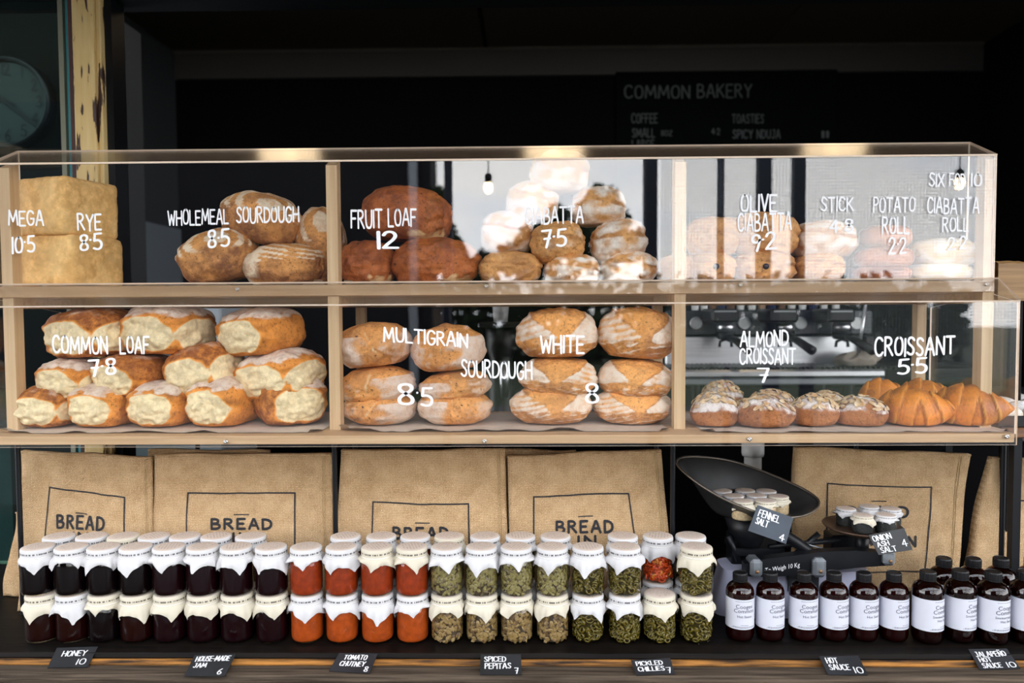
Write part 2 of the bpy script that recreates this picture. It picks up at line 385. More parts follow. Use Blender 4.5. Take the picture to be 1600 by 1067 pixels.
def font_mesh(text, size):
    c = bpy.data.curves.new('t', 'FONT'); c.body = text; c.size = size; c.align_x = 'CENTER'; c.resolution_u = 2
    o = bpy.data.objects.new('t', c); COL.objects.link(o)
    dg = bpy.context.evaluated_depsgraph_get(); me = o.evaluated_get(dg).to_mesh()
    V = [v.co.copy() for v in me.vertices]; F = [tuple(p.vertices) for p in me.polygons]
    o.evaluated_get(dg).to_mesh_clear(); bpy.data.objects.remove(o); bpy.data.curves.remove(c)
    return V, F

# ------------------------------------------------------------------ key planes of the place (metres)
ZL = 0.907                                  # top of the counter ledge
YL, YU = 1.40, 1.468                        # lower and upper front sheets
ZB1 = at(800, 680.5, YL).z; ZB0 = at(800, 694, YL).z        # lower shelf board
ZU1 = at(800, 443, YU).z; ZU0 = at(800, 460.5, YU).z        # upper shelf board
ZPL = at(800, 476, YL).z                    # top of the lower front sheet
ZPU = at(800, 250, YU).z                    # top of the upper front sheet
YT = YU / 0.943; ZT = at(800, 231, YT).z    # rear edge of the sloping top sheet
XR = at(1556, 340, YU).x; XL = at(-16, 340, YU).x
YF = 1.80                                   # shop front
ZC = 3.16; YB = 4.6

# ------------------------------------------------------------------ outside: street behind the viewer (seen only in the reflections; the roof not at all)
pav = struct(G().box(-40, 40, -9, 1.9, -0.1, 0.0).build('pavement', pmat('dark_paving', (0.05, 0.048, 0.046), 0.85, nscale=3)))
struct(G().box(-40, 40, -60, -9, -0.12, -0.02).build('ground', pmat('park_lawn', (0.035, 0.055, 0.018), 0.95, nscale=0.6, namt=0.4)))
aw = struct(G().box(-4.5, 4.5, .55, YF + 0.1, 2.44, 2.52).build('sky_limiting_awning', wood('awning_timber', (0.24, 0.15, 0.085), (0.14, 0.085, 0.05), axis=0)))  # unseen roof, added and sized to hold back overhead sky light
d = ray(674, 350); xs0 = d.x / d.y * (2 * YU + 12); struct(G().box(-14, xs0, -13, -12, -0.05, 9.5).build('wall_street', pmat('dark_brick_front', (0.012, 0.012, 0.014), 0.8, nscale=4, spec=.1)))
struct(G().box(xs0 - .42, xs0 - .26, -11.9, -11.8, -0.05, 9.5).build('trim_street', pmat('lit_pillar_edge', (0.22, 0.24, 0.27), 0.6)))  # pillar edge, the daylight on it put into its pale grey colour
G().box(-4.5, 4.5, -.92, -.80, 2.44, 2.54, .004).build('front_beam', MATS['awning_timber'], aw)
for i in range(7): G().box(-4.5 + i * 1.5 - .03, -4.5 + i * 1.5 + .03, -.8, .55, 2.45, 2.53, .004).build('rafter', MATS['awning_timber'], aw)
navy = pmat('navy_painted_steel', (0.012, 0.020, 0.040), 0.5, nscale=9, namt=0.3)
for px, w, lab in ((701, .040, 'slim navy veranda post nearest the dark shop front'), (1016, .066, 'stout navy veranda post in the middle of the awning'),
                   (1126, .034, 'thinnest navy veranda post beside the wire screen'), (1193, .066, 'broad navy veranda post behind the wire screen'), (1247, .058, 'navy veranda post farthest along the awning')):
    d = ray(px, 350); x = (d.x / d.y) * (2 * YU + 0.86)
    t = thing('veranda_post', lab, 'post', (x, -0.86, 0), group='veranda posts')
    G().box(-w / 2, w / 2, -w / 2, w / 2, 0, 2.44, 0.006).build('shaft', navy, t)
    G().box(-w, w, -w, w, 0, 0.02, 0.004).build('base_plate', navy, t)
sx0 = ray(1034, 350); sx0 = sx0.x / sx0.y * (2 * YU + 0.84); g = G()
x = sx0
while x < 2.6: g.box(x, x + .0022, -.841, -.8395, 1.2, 2.44); x += .0165
z = 1.2
while z < 2.44: g.box(sx0, 2.6, -.8425, -.841, z, z + .0022); z += .0165
ws = g.build('wire_screen', pmat('galvanised_wire', (0.32, 0.36, 0.4), 0.5)); ws['kind'] = 'stuff'; tag(ws, 'fine galvanised wire screen hung between the veranda posts', 'screen')
leafm = pmat('tree_leaf', (0.035, 0.06, 0.018), 0.7, nscale=2, namt=0.5); barkm = pmat('tree_bark', (0.05, 0.035, 0.025), 0.9)
def tree(name, label, px, py_top, Y, blobs, seed, n):
    rnd = random.Random(seed); dist = 2 * YU - Y
    sc = dist / FPX; d = ray(px, 400); X = d.x / d.y * dist
    t = thing(name, label, 'tree', (X, Y, 0), group='park trees')
    G().tube([(0, 0, -.05), (.05, 0, .8), (0, .05, 1.6)], [.14, .11, .08], 8).build('trunk', barkm, t, True)
    g = G(); V = []; F = []
    for k in range(n):
        bx, by, br = rnd.choice(blobs)
        while True:
            q = Vector((rnd.uniform(-1, 1), rnd.uniform(-1, 1), rnd.uniform(-1, 1)))
            if q.length < 1: break
        c = Vector(((bx - px) * sc, rnd.uniform(-.7, .7), 1.55 + (485 - by) * sc)) + q * br * sc
        a = Vector((rnd.uniform(-1, 1), rnd.uniform(-1, 1), rnd.uniform(-1, 1))).normalized() * .11; b = a.orthogonal().normalized() * .06
        i = len(V); V += [c - a, c + b, c + a, c - b]; F.append((i, i + 1, i + 2, i + 3))
    mesh('foliage', V, F, leafm, t, False, kind='stuff')
tree('park_tree', 'broad leafy park tree reflected above the stacked round loaves', 900, 300, -16, [(760, 415, 22), (800, 405, 26), (830, 385, 30), (860, 375, 34), (890, 370, 36), (925, 345, 34), (945, 322, 24), (930, 308, 12), (955, 350, 30), (985, 385, 26), (880, 405, 40), (940, 395, 40), (830, 415, 30), (870, 340, 16)], 3, 5200)
tree('park_tree', 'narrow park tree reflected beside the red fruit loaf', 684, 290, -10.6, [(684, 330, 16), (688, 310, 10), (690, 360, 22), (700, 390, 26), (715, 420, 26), (740, 430, 20), (680, 400, 24)], 5, 1500)
hd = G(); rnd = random.Random(9); V = []; F = []
for k in range(5200):
    c = Vector((rnd.uniform(-9, 13), rnd.uniform(-20, -18.8), rnd.uniform(0, 2.15 + .35 * math.sin(k * .37) + .5 * noise.noise((k * .01, 0, 0)))))
    a = Vector((rnd.uniform(-1, 1), rnd.uniform(-1, 1), rnd.uniform(-1, 1))).normalized() * .22; b = a.orthogonal().normalized() * .14
    i = len(V); V += [c - a, c + b, c + a, c - b]; F.append((i, i + 1, i + 2, i + 3))
h_ = mesh('park_hedge', V, F, leafm, None, False, kind='stuff'); tag(h_, 'long dark hedge across the park lawn', 'hedge')

# ------------------------------------------------------------------ shop shell
xn = at(190, 200, 2.95).x
struct(G().box(-3.4, 2.9, YF, YB + .1, -0.02, 0.1).build('floor', pmat('dark_floor', (0.05, 0.045, 0.04), 0.6)))
struct(G().box(-3.4, 2.9, YB, YB + .1, 0.1, 3.4).build('wall_back', M['black_wall']))
xlw = at(276, 200, YB).x
wl = struct(G().box(xlw - .1, xlw, 3.1, YB, 0.1, 3.4).build('wall_left', pmat('dim_grey_wall', (0.03, 0.033, 0.035), 0.8, spec=.1)))
G().box(xlw, xlw + .012, 3.12, YB, 0.1, at(236, 338, 3.95).z).build('dado_panel', M['wall_white'], wl)
struct(G().box(2.8, 2.9, YF, YB, 0.1, 3.4).build('wall_right', M['black_wall']))
ce = struct(G().box(-3.4, 2.9, YF, YB + .1, ZC + .03, ZC + .12).build('ceiling', pmat('ceiling_void', (0.004, 0.004, 0.004), 0.9)))
xj = at(748, 60, 3.9).x; xj2 = at(1262, 60, 3.9).x
for a, b in ((-3.4, xj - .012), (xj + .012, xj2 - .004), (xj2 + .004, 2.9)):
    G().box(a, b, YF + .12, YB - .012, ZC, ZC + .03, .003).build('ceiling_panel', M['ceil'], ce)
zt1 = at(800, 119, YB).z
struct(G().box(xlw, 2.8, YB - .012, YB, zt1, ZC).build('trim_cornice', pmat('cornice_paint', (0.03, 0.027, 0.023), 0.7)))
struct(G().box(xlw, 2.8, YB - .03, YB - .012, ZC - .012, ZC, .003).build('trim_bead', pmat('bead_paint', (0.1, 0.09, 0.075), 0.6)))
g = G().lathe([(.05, 0), (.055, .02), (.03, .035), (.0, .036)], 20, Matrix.Translation((at(1188, 2, 2.7).x, 2.75, ZC - .001)) @ Matrix.Rotation(math.pi, 4, 'X'), cap1=False)
tag(g.build('smoke_detector', pmat('aged_plastic', (.35, .32, .28), .5), smooth=True), 'round smoke detector on the dark ceiling', 'detector')
# tiled return wall on the left
nib = struct(G().box(at(60, 200, 2.95).x, xn - .001, 2.955, 3.12, 0.1, 2.72).build('wall_return', M['grout']))
tw = at(189, 200, 2.95).x - at(168, 200, 2.95).x; th = 29.2 * 2.95 / FPX
tm = G().box(0, .148, 0, .008, 0, th - .007, .0015).build('tile', M['tile'], nib).data
first = True
for r in range(27):
    for c in range(2):
        o = nib.children[0] if first else inst('tile', tm, nib); first = False
        o.location = (xn - .15 - c * .151 + (.0 if r % 2 else -.0), 2.947, 0.2 + r * th)
# shop front: window left of the old post, lintel
y_post = at(600, 200, YF)
po = struct(G().box(-.026, .026, 0, .09, -.9, 1.55, .004).build('trim_post', None)); po.location = (at(140, 200, YF).x, YF - .02, 1.0)
pm = bpy.data.materials.new('peeling_yellow_paint'); pm.use_nodes = True; t = pm.node_tree; b = _bsdf(pm)
c = t.nodes.new('ShaderNodeTexCoord'); mpn = t.nodes.new('ShaderNodeMapping'); mpn.inputs['Scale'].default_value = (60, 40, 9); n = t.nodes.new('ShaderNodeTexNoise'); n.inputs['Scale'].default_value = 1; n.inputs['Detail'].default_value = 6
r = t.nodes.new('ShaderNodeValToRGB'); r.color_ramp.interpolation = 'LINEAR'
r.color_ramp.elements[0].position = .41; r.color_ramp.elements[0].color = (.045, .018, .012, 1); r.color_ramp.elements[1].position = .43; r.color_ramp.elements[1].color = (.66, .47, .19, 1)
k = r.color_ramp.elements.new(.7); k.color = (.72, .55, .26, 1)
t.links.new(c.outputs['Object'], mpn.inputs[0]); t.links.new(mpn.outputs[0], n.inputs['Vector']); t.links.new(n.outputs['Fac'], r.inputs[0]); t.links.new(r.outputs[0], b.inputs['Base Color']); b.inputs['Roughness'].default_value = .5
bp = t.nodes.new('ShaderNodeBump'); bp.inputs['Strength'].default_value = .5; bp.inputs['Distance'].default_value = .003; t.links.new(r.outputs[0], bp.inputs['Height']); t.links.new(bp.outputs[0], b.inputs['Normal'])
po.data.materials.append(pm)
G().box(-.039, -.026, .006, .08, -.9, 1.55, .002).build('post_edge', M['maroon'], po)
G().box(.026, .0375, .012, .08, -.9, 1.55, .002).build('post_bead', pm, po)
G().box(.0375, .055, .03, .09, -.9, 1.55).build('post_shadow_strip', M['rod'], po)
struct(G().box(-3.4, 2.9, YF - .02, YF + .1, 2.318, 2.44).build('trim_lintel', M['rod']))
wi = struct(G().box(at(107, 200, YF).x - .006, at(107, 200, YF).x + .004, YF + .01, YF + .06, 0.9, 2.33).build('window_1', M['teal']))
G().box(-1.9, at(104, 200, YF).x, YF + .03, YF + .034, 0.9, 2.33).build('pane', clear_mat('window_glass', f0=.04, tint=(.62, .78, .76)), wi)
G().box(at(98, 200, YF).x - .012, at(98, 200, YF).x, YF + .012, YF + .05, .9, 2.33).build('sash', pmat('sash_paint', (.22, .23, .17), .6), wi)
struct(G().box(-3.4, at(60, 200, 2.3).x, 2.62, 2.7, .1, 3.2).build('wall_side', pmat('deep_green_wall', (.005, .008, .0075), .9, spec=.05)))
struct(G().box(-3.4, 2.9, YF - .02, YF + .08, -0.02, ZL - .11).build('wall_front', pmat('counter_front', (.03, .028, .026), .7)))
wn_ = struct(G().box(-3.4, at(20, 800, 1.86).x, 1.86, 1.9, .85, 1.4).build('wall_nook', pmat('dark_teal_wall', (.025, .05, .055), .6)))
G().box(-3.4, at(14, 900, 1.84).x, 1.845, 1.86, ZL, at(8, 892, 1.845).z, .003).build('skirting', pmat('cream_skirting', (.5, .46, .33), .6), wn_)
# clock on the wall behind the window glass
cc = at(12, 160, 2.55); cr_ = 69 * 2.55 / FPX
ck = thing('wall_clock', 'large round wall clock with black rim behind the window glass', 'clock', cc)
FY = Matrix.Rotation(math.pi / 2, 4, 'X')
G().lathe([(cr_ * .92, -.02), (cr_ * .92, .004)], 48, FY).build('face', pmat('clock_face', (.05, .058, .054), .7, spec=.1), ck)
G().lathe([(cr_ * .9, -.03), (cr_, -.03), (cr_ * 1.02, .01), (cr_ * .97, .022), (cr_ * .91, .012), (cr_ * .9, .004)], 48, FY, False, False).build('rim', M['black_plastic'], ck, True)
for nm, ang, ln, w in (('minute_hand', -128, .86, .010), ('hour_hand', 62, .55, .012)):
    a = R(90 + ang); g = G(); ribbons(g, [[(-.03 * math.cos(a), -.03 * math.sin(a)), (cr_ * ln * math.cos(a), cr_ * ln * math.sin(a))]], w, lambda u, v: Vector((u, -.012 if nm[0] == 'm' else -.009, v))); g.build(nm, M['black_plastic'], ck)
for i in range(12):
    tx = str(i or 12); ls, w = strokes(tx, 1.0); s = .0062; a = R(90 - 30 * i)
    g = G(); ox, oz = cr_ * .74 * math.cos(a), cr_ * .74 * math.sin(a)
    ribbons(g, ls, .8, lambda u, v: Vector((ox + (u - w / 2) * s, -.006, oz + (v - 3) * s))); g.build('numeral', M['black_plastic'], ck)

# menu board on the back wall
mb = thing('menu_board', 'black chalk menu board headed by the bakery name on back wall', 'menu board', at(1130, 190, YB - .02))
o0 = mb.location
g = G(); p0, p1 = at(962, 112, YB - .02), at(1306, 330, YB - .02)
G().box(p0.x - o0.x, p1.x - o0.x, 0, .018, p1.z - o0.z, p0.z - o0.z, .003).build('board', pmat('chalkboard', (.003, .0035, .0035), .9, spec=.03), mb)
def sheet_text(name, text, x0, y0, x1, y1, Y, mat, parent, width=.8, gap=1.0, seed=0, wob=.25, slope=0, origin=None):
    # text between two pixels' sight lines, standing on the upright plane y = Y
    ls, w = strokes(text, gap, seed, wob); a = at(x0, y1, Y); bb = at(x1, y1 + slope, Y); c = at(x0, y0, Y)
    ux = (bb - a) / max(w, 1e-6); h = (c.z - a.z) / 6; o = origin or Vector((0, 0, 0)); g = G()
    if w < .3: ux = Vector((h, 0, 0))
    ribbons(g, ls, width, lambda u, v: a + ux * u + Vector((0, 0, h * v)) - o)
    return g.build(name, mat, parent)
YM = YB - .0215
for i, (tx, x0, y0, x1, y1) in enumerate((('COMMON', 976, 134, 1077, 153), ('BAKERY', 1090, 132, 1174, 152), ('COFFEE', 987, 178, 1027, 192), ('TOASTIES', 1144, 179, 1193, 192), ('SMALL', 988, 201, 1023, 214),
        ('8OZ', 1033, 204, 1050, 212), ('4.2', 1112, 201, 1125, 210), ('SPICY', 1145, 203, 1176, 216), ('NDUJA', 1183, 203, 1219, 216), ('11', 1286, 205, 1293, 215), ('LARGE', 988, 219, 1022, 232))):
    sheet_text('lettering', tx, x0, y0, x1, y1, YM, M['chalk'], mb, .62 if i < 2 else .75, 1.2, i, .1, origin=o0)

# ceiling downlights above the case
lampm = pmat('warm_lamp_glass', (1, .9, .7), .4, emit=((1, .72, .38), 3))
for i, px in enumerate((445, 868, 1310)):
    X = (px - 800) / FPX * 2.42 - .04
    t = thing('pendant_lamp', ('black pendant lamp over the wholemeal loaves', 'black pendant lamp over the ciabatta pile', 'black pendant lamp over the rolls')[i], 'lamp', (X, 2.28, 2.56), group='pendant lamps over the case')
    G().lathe([(.055, -.03), (.05, .02), (.018, .07), (.008, .075)], 20, cap0=False).build('shade', M['rod'], t, True)
    G().tube([(0, 0, .07), (0, 0, ZC - 2.56)], .004, 6).build('cord', M['rod'], t)
    G().sphere((0, 0, -.012), .024).build('bulb', lampm, t, True)
    L_ = bpy.data.lights.new('pendant_light', 'SPOT'); L_.energy = 1.4; L_.color = (1, .74, .45); L_.spot_size = R(95); L_.spot_blend = .7; L_.shadow_soft_size = .1
    lo = bpy.data.objects.new('pendant_light', L_); COL.objects.link(lo); lo.parent = t; lo.location = (0, 0, -.05); lo.rotation_euler = (R(-28), 0, 0)
for i, (px, py) in enumerate(((763, 293), (1500, 286))):        # veranda bulbs that show as reflections
    d = ray(px, py); dist = 2 * YU + .5; p = CPOS + d * (dist / d.y); p.y = -.5
    t = thing('veranda_bulb', ('bare glowing veranda bulb near the middle awning post', 'bare glowing veranda bulb at the wire screen end')[i], 'lamp', p, group='veranda bulbs')
    G().sphere((0, 0, 0), (.022, .022, .030)).build('bulb', pmat('veranda_bulb_glass', (1, .9, .7), .4, emit=((1, .78, .5), 30)), t, True)
    G().lathe([(.016, .024), (.017, .06), (.006, .066)], 14).build('socket', M['black_plastic'], t, True)
    G().tube([(0, 0, .06), (0, 0, 2.44 - p.z)], .003, 6).build('cord', M['rod'], t)

# ------------------------------------------------------------------ counter ledge with worn planks
led = thing('counter_ledge', 'dark timber counter ledge with worn planks along its front', 'counter', (0, 1.6, ZL))
yf = onz(800, 1023, ZL).y - 1.6
def plank(nm, y0, y1, z1, z0, mat, seed):
    rnd = random.Random(seed)
    def fn(u, v):
        x = -1.9 + 3.8 * u; w = .0022 * noise.noise((x * 9, seed, 0)) + .0012 * noise.noise((x * 40, seed, 3))
        prof = [(y1, z0), (y1, z1), (y0 + .006 + w, z1 + w * .4), (y0 + w, z1 - .006), (y0 + w, z0)]
        k = min(int(v * 4 + .5), 4); return Vector((x, prof[k][0], prof[k][1]))
    return G().grid(fn, 150, 4).build(nm, mat, led, auto=35)
plank('table_top', yf, .32, 0, -.045, M['darkwood'], 1)
y1 = onz(800, 1038, ZL - .012).y - 1.6; y2 = onz(800, 1060, ZL - .014).y - 1.6
plank('plank', y1, yf - .003, -.007, -.045, M['worn'], 2)
plank('plank', y2 + .004, y1 - .005, -.013, -.05, M['grey_wood'], 3)
plank('plank', y2 - .075, y2 - .005, -.021, -.06, M['grey_wood'], 4)
plank('plank', y2 - .15, y2 - .079, -.024, -.06, M['grey_wood'], 5)
G().box(-1.9, 1.9, y2 - .14, .3, -.10, -.06).build('bearer', M['darkwood'], led)

# ------------------------------------------------------------------ the display case
case = thing('display_case', 'two-tier pine and clear acrylic bread display case on the counter', 'display case', (0, 1.55, ZB0))
CO = case.location.copy()
def cpart(nm, mat, x0, x1, y0, y1, z0, z1, bev=.0012, parent=None):
    return G().box(x0 - CO.x, x1 - CO.x, y0 - CO.y, y1 - CO.y, z0 - CO.z, z1 - CO.z, bev).build(nm, mat, parent or case)
cpart('lower_shelf_board', M['pine'], XL - .01, XR + .004, YL + .004, 1.74, ZB0, ZB1)
cpart('upper_shelf_board', M['pine'], XL, XR, YU + .004, 1.74, ZU0, ZU1)
PX = [at(9, 340, 1.475).x, at(519, 340, 1.475).x, at(1063, 340, 1.475).x, at(1546, 340, 1.475).x]
for i, x in enumerate(PX):
    v = [(x - .011, 1.4735, ZB1), (x + .011, 1.4735, ZB1), (x + .011, 1.502, ZB1), (x - .011, 1.502, ZB1)]
    zf = ZPU - .006; zb = ZPU - .006 + (1.502 - 1.4735) * (ZT - ZPU) / (YT - YU)
    v += [(x - .011, 1.4735, zf), (x + .011, 1.4735, zf), (x + .011, 1.502, zb), (x - .011, 1.502, zb)]
    mesh('upright_post', [Vector(p) - CO for p in v], [(3, 2, 1, 0), (4, 5, 6, 7), (0, 1, 5, 4), (1, 2, 6, 5), (2, 3, 7, 6), (3, 0, 4, 7)], M['pinev'], case, False)
    if i: cpart('rear_post', M['pinev'], x - .011, x + .011, 1.715, 1.738, ZB1, ZU0)
    cpart('side_rail', M['pine'], x - .011, x + .011, 1.502, 1.738, ZU0 - .022, ZU0)
cpart('rear_rail', M['pine'], XL, XR, 1.715, 1.738, ZU0 - .022, ZU0)
def slab(nm, mat, pts, th, edge=True, parent=None):
    # a flat clear sheet of thickness th ; pale peach on its four edge faces paints the light they gather
    P = [Vector(p) - CO for p in pts]; n = (P[1] - P[0]).cross(P[3] - P[0]).normalized() * th
    V = P + [p + n for p in P]; F = [(3, 2, 1, 0), (4, 5, 6, 7)] + [(i, (i + 1) % 4, 4 + (i + 1) % 4, 4 + i) for i in range(4)]
    return mesh(nm, V, F, None, parent or case, False, mats=[mat, M['edge']], fm=[0, 0, 1, 1, 1, 1])
T = .0035
xl0 = XL - .012; xr0 = XR + .006
pl = slab('lower_front_sheet', M['acrylic'], [(xl0, YL + T, ZB0 - .004), (xr0, YL + T, ZB0 - .004), (xr0, YL + T, ZPL), (xl0, YL + T, ZPL)], T)
pu = slab('upper_front_sheet', M['acrylic'], [(XL, YU + T, ZU0 + .001), (XR, YU + T, ZU0 + .001), (XR, YU + T, ZPU), (XL, YU + T, ZPU)], T)
slab('lower_sloping_sheet', M['acrylic_top'], [(xl0, YL, ZPL), (xr0, YL, ZPL), (xr0, YU - .001, ZU1 + .003), (xl0, YU - .001, ZU1 + .003)], T)
slab('upper_sloping_sheet', M['acrylic_top'], [(XL, YU, ZPU), (XR, YU, ZPU), (XR, YT, ZT), (XL, YT, ZT)], T)
for x in (xl0, xr0 - T):
    P = [Vector(p) - CO for p in ((x, YL + T, ZB1), (x, 1.70, ZB1), (x, 1.70, ZU0 - .03), (x, YU + .02, ZU0 - .002), (x, YL + T, ZPL))]; n = Vector((T, 0, 0)); V = P + [p + n for p in P]
    mesh('lower_side_sheet', V, [(4, 3, 2, 1, 0), (5, 6, 7, 8, 9)] + [(i, (i + 1) % 5, 5 + (i + 1) % 5, 5 + i) for i in range(5)], None, case, False, mats=[M['acrylic'], M['edge']], fm=[0, 0] + [1] * 5)
for x in (XL, XR - T):
    P = [Vector(p) - CO for p in ((x, YU + T, ZU1), (x, 1.56, ZU1), (x, YT, ZT), (x, YU + T, ZPU))]; n = Vector((T, 0, 0)); V = P + [p + n for p in P]
    mesh('upper_side_sheet', V, [(3, 2, 1, 0), (4, 5, 6, 7)] + [(i, (i + 1) % 4, 4 + (i + 1) % 4, 4 + i) for i in range(4)], None, case, False, mats=[M['acrylic'], M['edge']], fm=[0, 0] + [1] * 4)
for px, py, Y in ((371, 452, YU), (760, 447, YU), (1157, 445, YU), (1541, 444, YU), (353, 690, YL), (757, 689, YL), (1171, 686, YL), (1573, 682, YL)):
    p = at(px, py, Y) - CO
    G().lathe([(.0042, 0), (.0042, .0012), (.003, .0024), (.0012, .0026), (.0008, .0016)], 14, Matrix.Translation(p) @ FY, cap0=False).build('screw', M['screw'], case, True)
for px, yb in ((31, 0), (524, 0), (1051, 0), (1566, 0)):
    x = at(px, 800, 1.533).x - CO.x
    G().tube([(x, 1.533 - CO.y, ZL - CO.z), (x, 1.533 - CO.y, 0)], .0052, 12).build('steel_leg', M['rod'], case, auto=40)
    x += .3 if x < -.5 else -.22 if x > .8 else 0
    G().tube([(x, 1.72 - CO.y, ZL - CO.z), (x, 1.72 - CO.y, 0)], .0052, 12).build('steel_leg', M['rod'], case, auto=40)
# price lettering painted on the two front sheets
LETT = [('MEGA', 14, 330, 68, 352, 0), ('10.5', 20, 371, 54, 395, -3), ('RYE', 122, 336, 158, 360, -1), ('8.5', 125, 367, 159, 391, -3), ('WHOLEMEAL', 263, 329, 357, 351, -1), ('SOURDOUGH', 370, 325, 467, 348, -2), ('8.5', 325, 362, 358, 388, -4),
 ('FRUIT', 549, 328, 597, 355, 0), ('LOAF', 607, 327, 650, 353, 0), ('12', 592, 362, 621, 388, 0), ('CIABATTA', 821, 325, 911, 350, -2), ('7.5', 847, 361, 884, 387, -4), ('OLIVE', 1158, 305, 1213, 330, -1), ('CIABATTA', 1153, 334, 1236, 360, -1), ('9.2', 1174, 367, 1212, 392, -4),
 ('STICK', 1283, 309, 1333, 330, 0), ('4.8', 1297, 344, 1332, 363, -2), ('POTATO', 1365, 309, 1429, 331, 0), ('ROLL', 1379, 339, 1420, 364, 0), ('2.2', 1389, 373, 1416, 397, -3), ('CIABATTA', 1449, 310, 1529, 333, 0), ('ROLL', 1473, 340, 1513, 361, 0), ('2.2', 1482, 372, 1510, 391, -3),
 ('SIX', 1452, 272, 1475, 291, 0), ('FOR', 1484, 272, 1508, 291, 0), ('10', 1518, 272, 1533, 290, 0)]
for i, (tx, x0, y0, x1, y1, sl) in enumerate(LETT): sheet_text('lettering', tx, x0, y0, x1, y1, YU - .0006, M['white_ink'], pu, .82, 1.0, i, .3, sl, CO)
LETT = [('COMMON', 83, 525, 168, 550, 2), ('LOAF', 188, 527, 233, 552, 0), ('7.8', 140, 563, 180, 588, -3), ('MULTIGRAIN', 600, 511, 730, 532, 10), ('SOURDOUGH', 721, 562, 831, 587, 5), ('8', 622, 599, 645, 631, 0), ('.', 652, 603, 652, 632, 0), ('5', 659, 606, 675, 634, 0),
 ('WHITE', 845, 525, 912, 551, 0), ('8', 915, 598, 934, 628, 0), ('ALMOND', 1157, 518, 1231, 541, -1), ('CROISSANT', 1156, 545, 1242, 568, 0), ('7', 1184, 576, 1200, 598, 0), ('CROISSANT', 1367, 529, 1491, 556, -3), ('5.5', 1404, 563, 1447, 586, -4)]
for i, (tx, x0, y0, x1, y1, sl) in enumerate(LETT): sheet_text('lettering', tx, x0, y0, x1, y1, YL - .0006, M['white_ink'], pl, .82 if len(tx) > 1 else .7, 1.0, i + 40, .3, sl, CO)

# ------------------------------------------------------------------ bread
M['b_common'] = bread_mat('common_crust', (0.70, 0.27, 0.05), (0.28, 0.085, 0.022), crumb=(0.86, 0.71, 0.43), flour=(0.76, 0.64, 0.53), gold=(0.86, 0.33, 0.045), bump=.35)
M['b_white'] = bread_mat('white_sourdough_crust', (0.78, 0.37, 0.11), (0.42, 0.18, 0.065), flour=(0.86, 0.74, 0.61), bump=.4, fl_scale=40)
M['b_multi'] = bread_mat('multigrain_crust', (0.72, 0.33, 0.10), (0.42, 0.18, 0.06), flour=(0.74, 0.60, 0.49), bump=.45, speck=(0.13, 0.06, 0.025), fl_scale=22)
M['b_whole'] = bread_mat('wholemeal_crust', (0.66, 0.31, 0.095), (0.25, 0.10, 0.04), flour=(0.80, 0.66, 0.48), bump=.5, fl_scale=30)
M['b_fruit'] = bread_mat('fruit_loaf_crust', (0.42, 0.12, 0.028), (0.20, 0.05, 0.015), flour=(0.75, 0.5, 0.25), bump=.45, speck=(0.05, 0.02, 0.012), rough=.5)
M['b_ciab'] = bread_mat('ciabatta_crust', (0.66, 0.34, 0.12), (0.38, 0.17, 0.06), flour=(0.84, 0.77, 0.68), bump=.4)
M['b_rye'] = bread_mat('rye_crust', (0.84, 0.55, 0.22), (0.70, 0.40, 0.13), crumb=(0.8, 0.6, 0.3), bump=.2, pits=.08)
M['b_potato'] = bread_mat('potato_bun_crust', (0.42, 0.13, 0.035), (0.19, 0.05, 0.018), bump=.1, rough=.35, pits=.1)
M['b_dark'] = bread_mat('dark_stick_crust', (0.10, 0.035, 0.015), (0.03, 0.012, 0.008), bump=.3)
M['b_pale'] = bread_mat('pale_roll_crust', (0.72, 0.55, 0.32), (0.58, 0.38, 0.18), flour=(0.86, 0.8, 0.7), bump=.3)
M['b_crois'] = bread_mat('croissant_crust', (0.70, 0.235, 0.028), (0.30, 0.075, 0.012), crumb=(0.88, 0.52, 0.16), gold=(0.82, 0.38, 0.06), pits=.2, bump=.3, rough=.38)
M['b_almond'] = bread_mat('almond_croissant_crust', (0.42, 0.16, 0.05), (0.22, 0.075, 0.028), flour=(0.86, 0.80, 0.76), bump=.6, fl_scale=60)
M['almond'] = pmat('almond_flake', (0.80, 0.66, 0.46), .6, nscale=90, col2=(.50, .27, .10))

def sm(a, b, x):
    t = min(1, max(0, (x - a) / (b - a))); return t * t * (3 - 2 * t)
def gau(x, s): return math.exp(-(x / s) ** 2)
def setmask(me, cols):
    a = me.color_attributes.new('mask', 'FLOAT_COLOR', 'POINT')
    a.data.foreach_set('color', [c for q in cols for c in (*q, 1.0)])

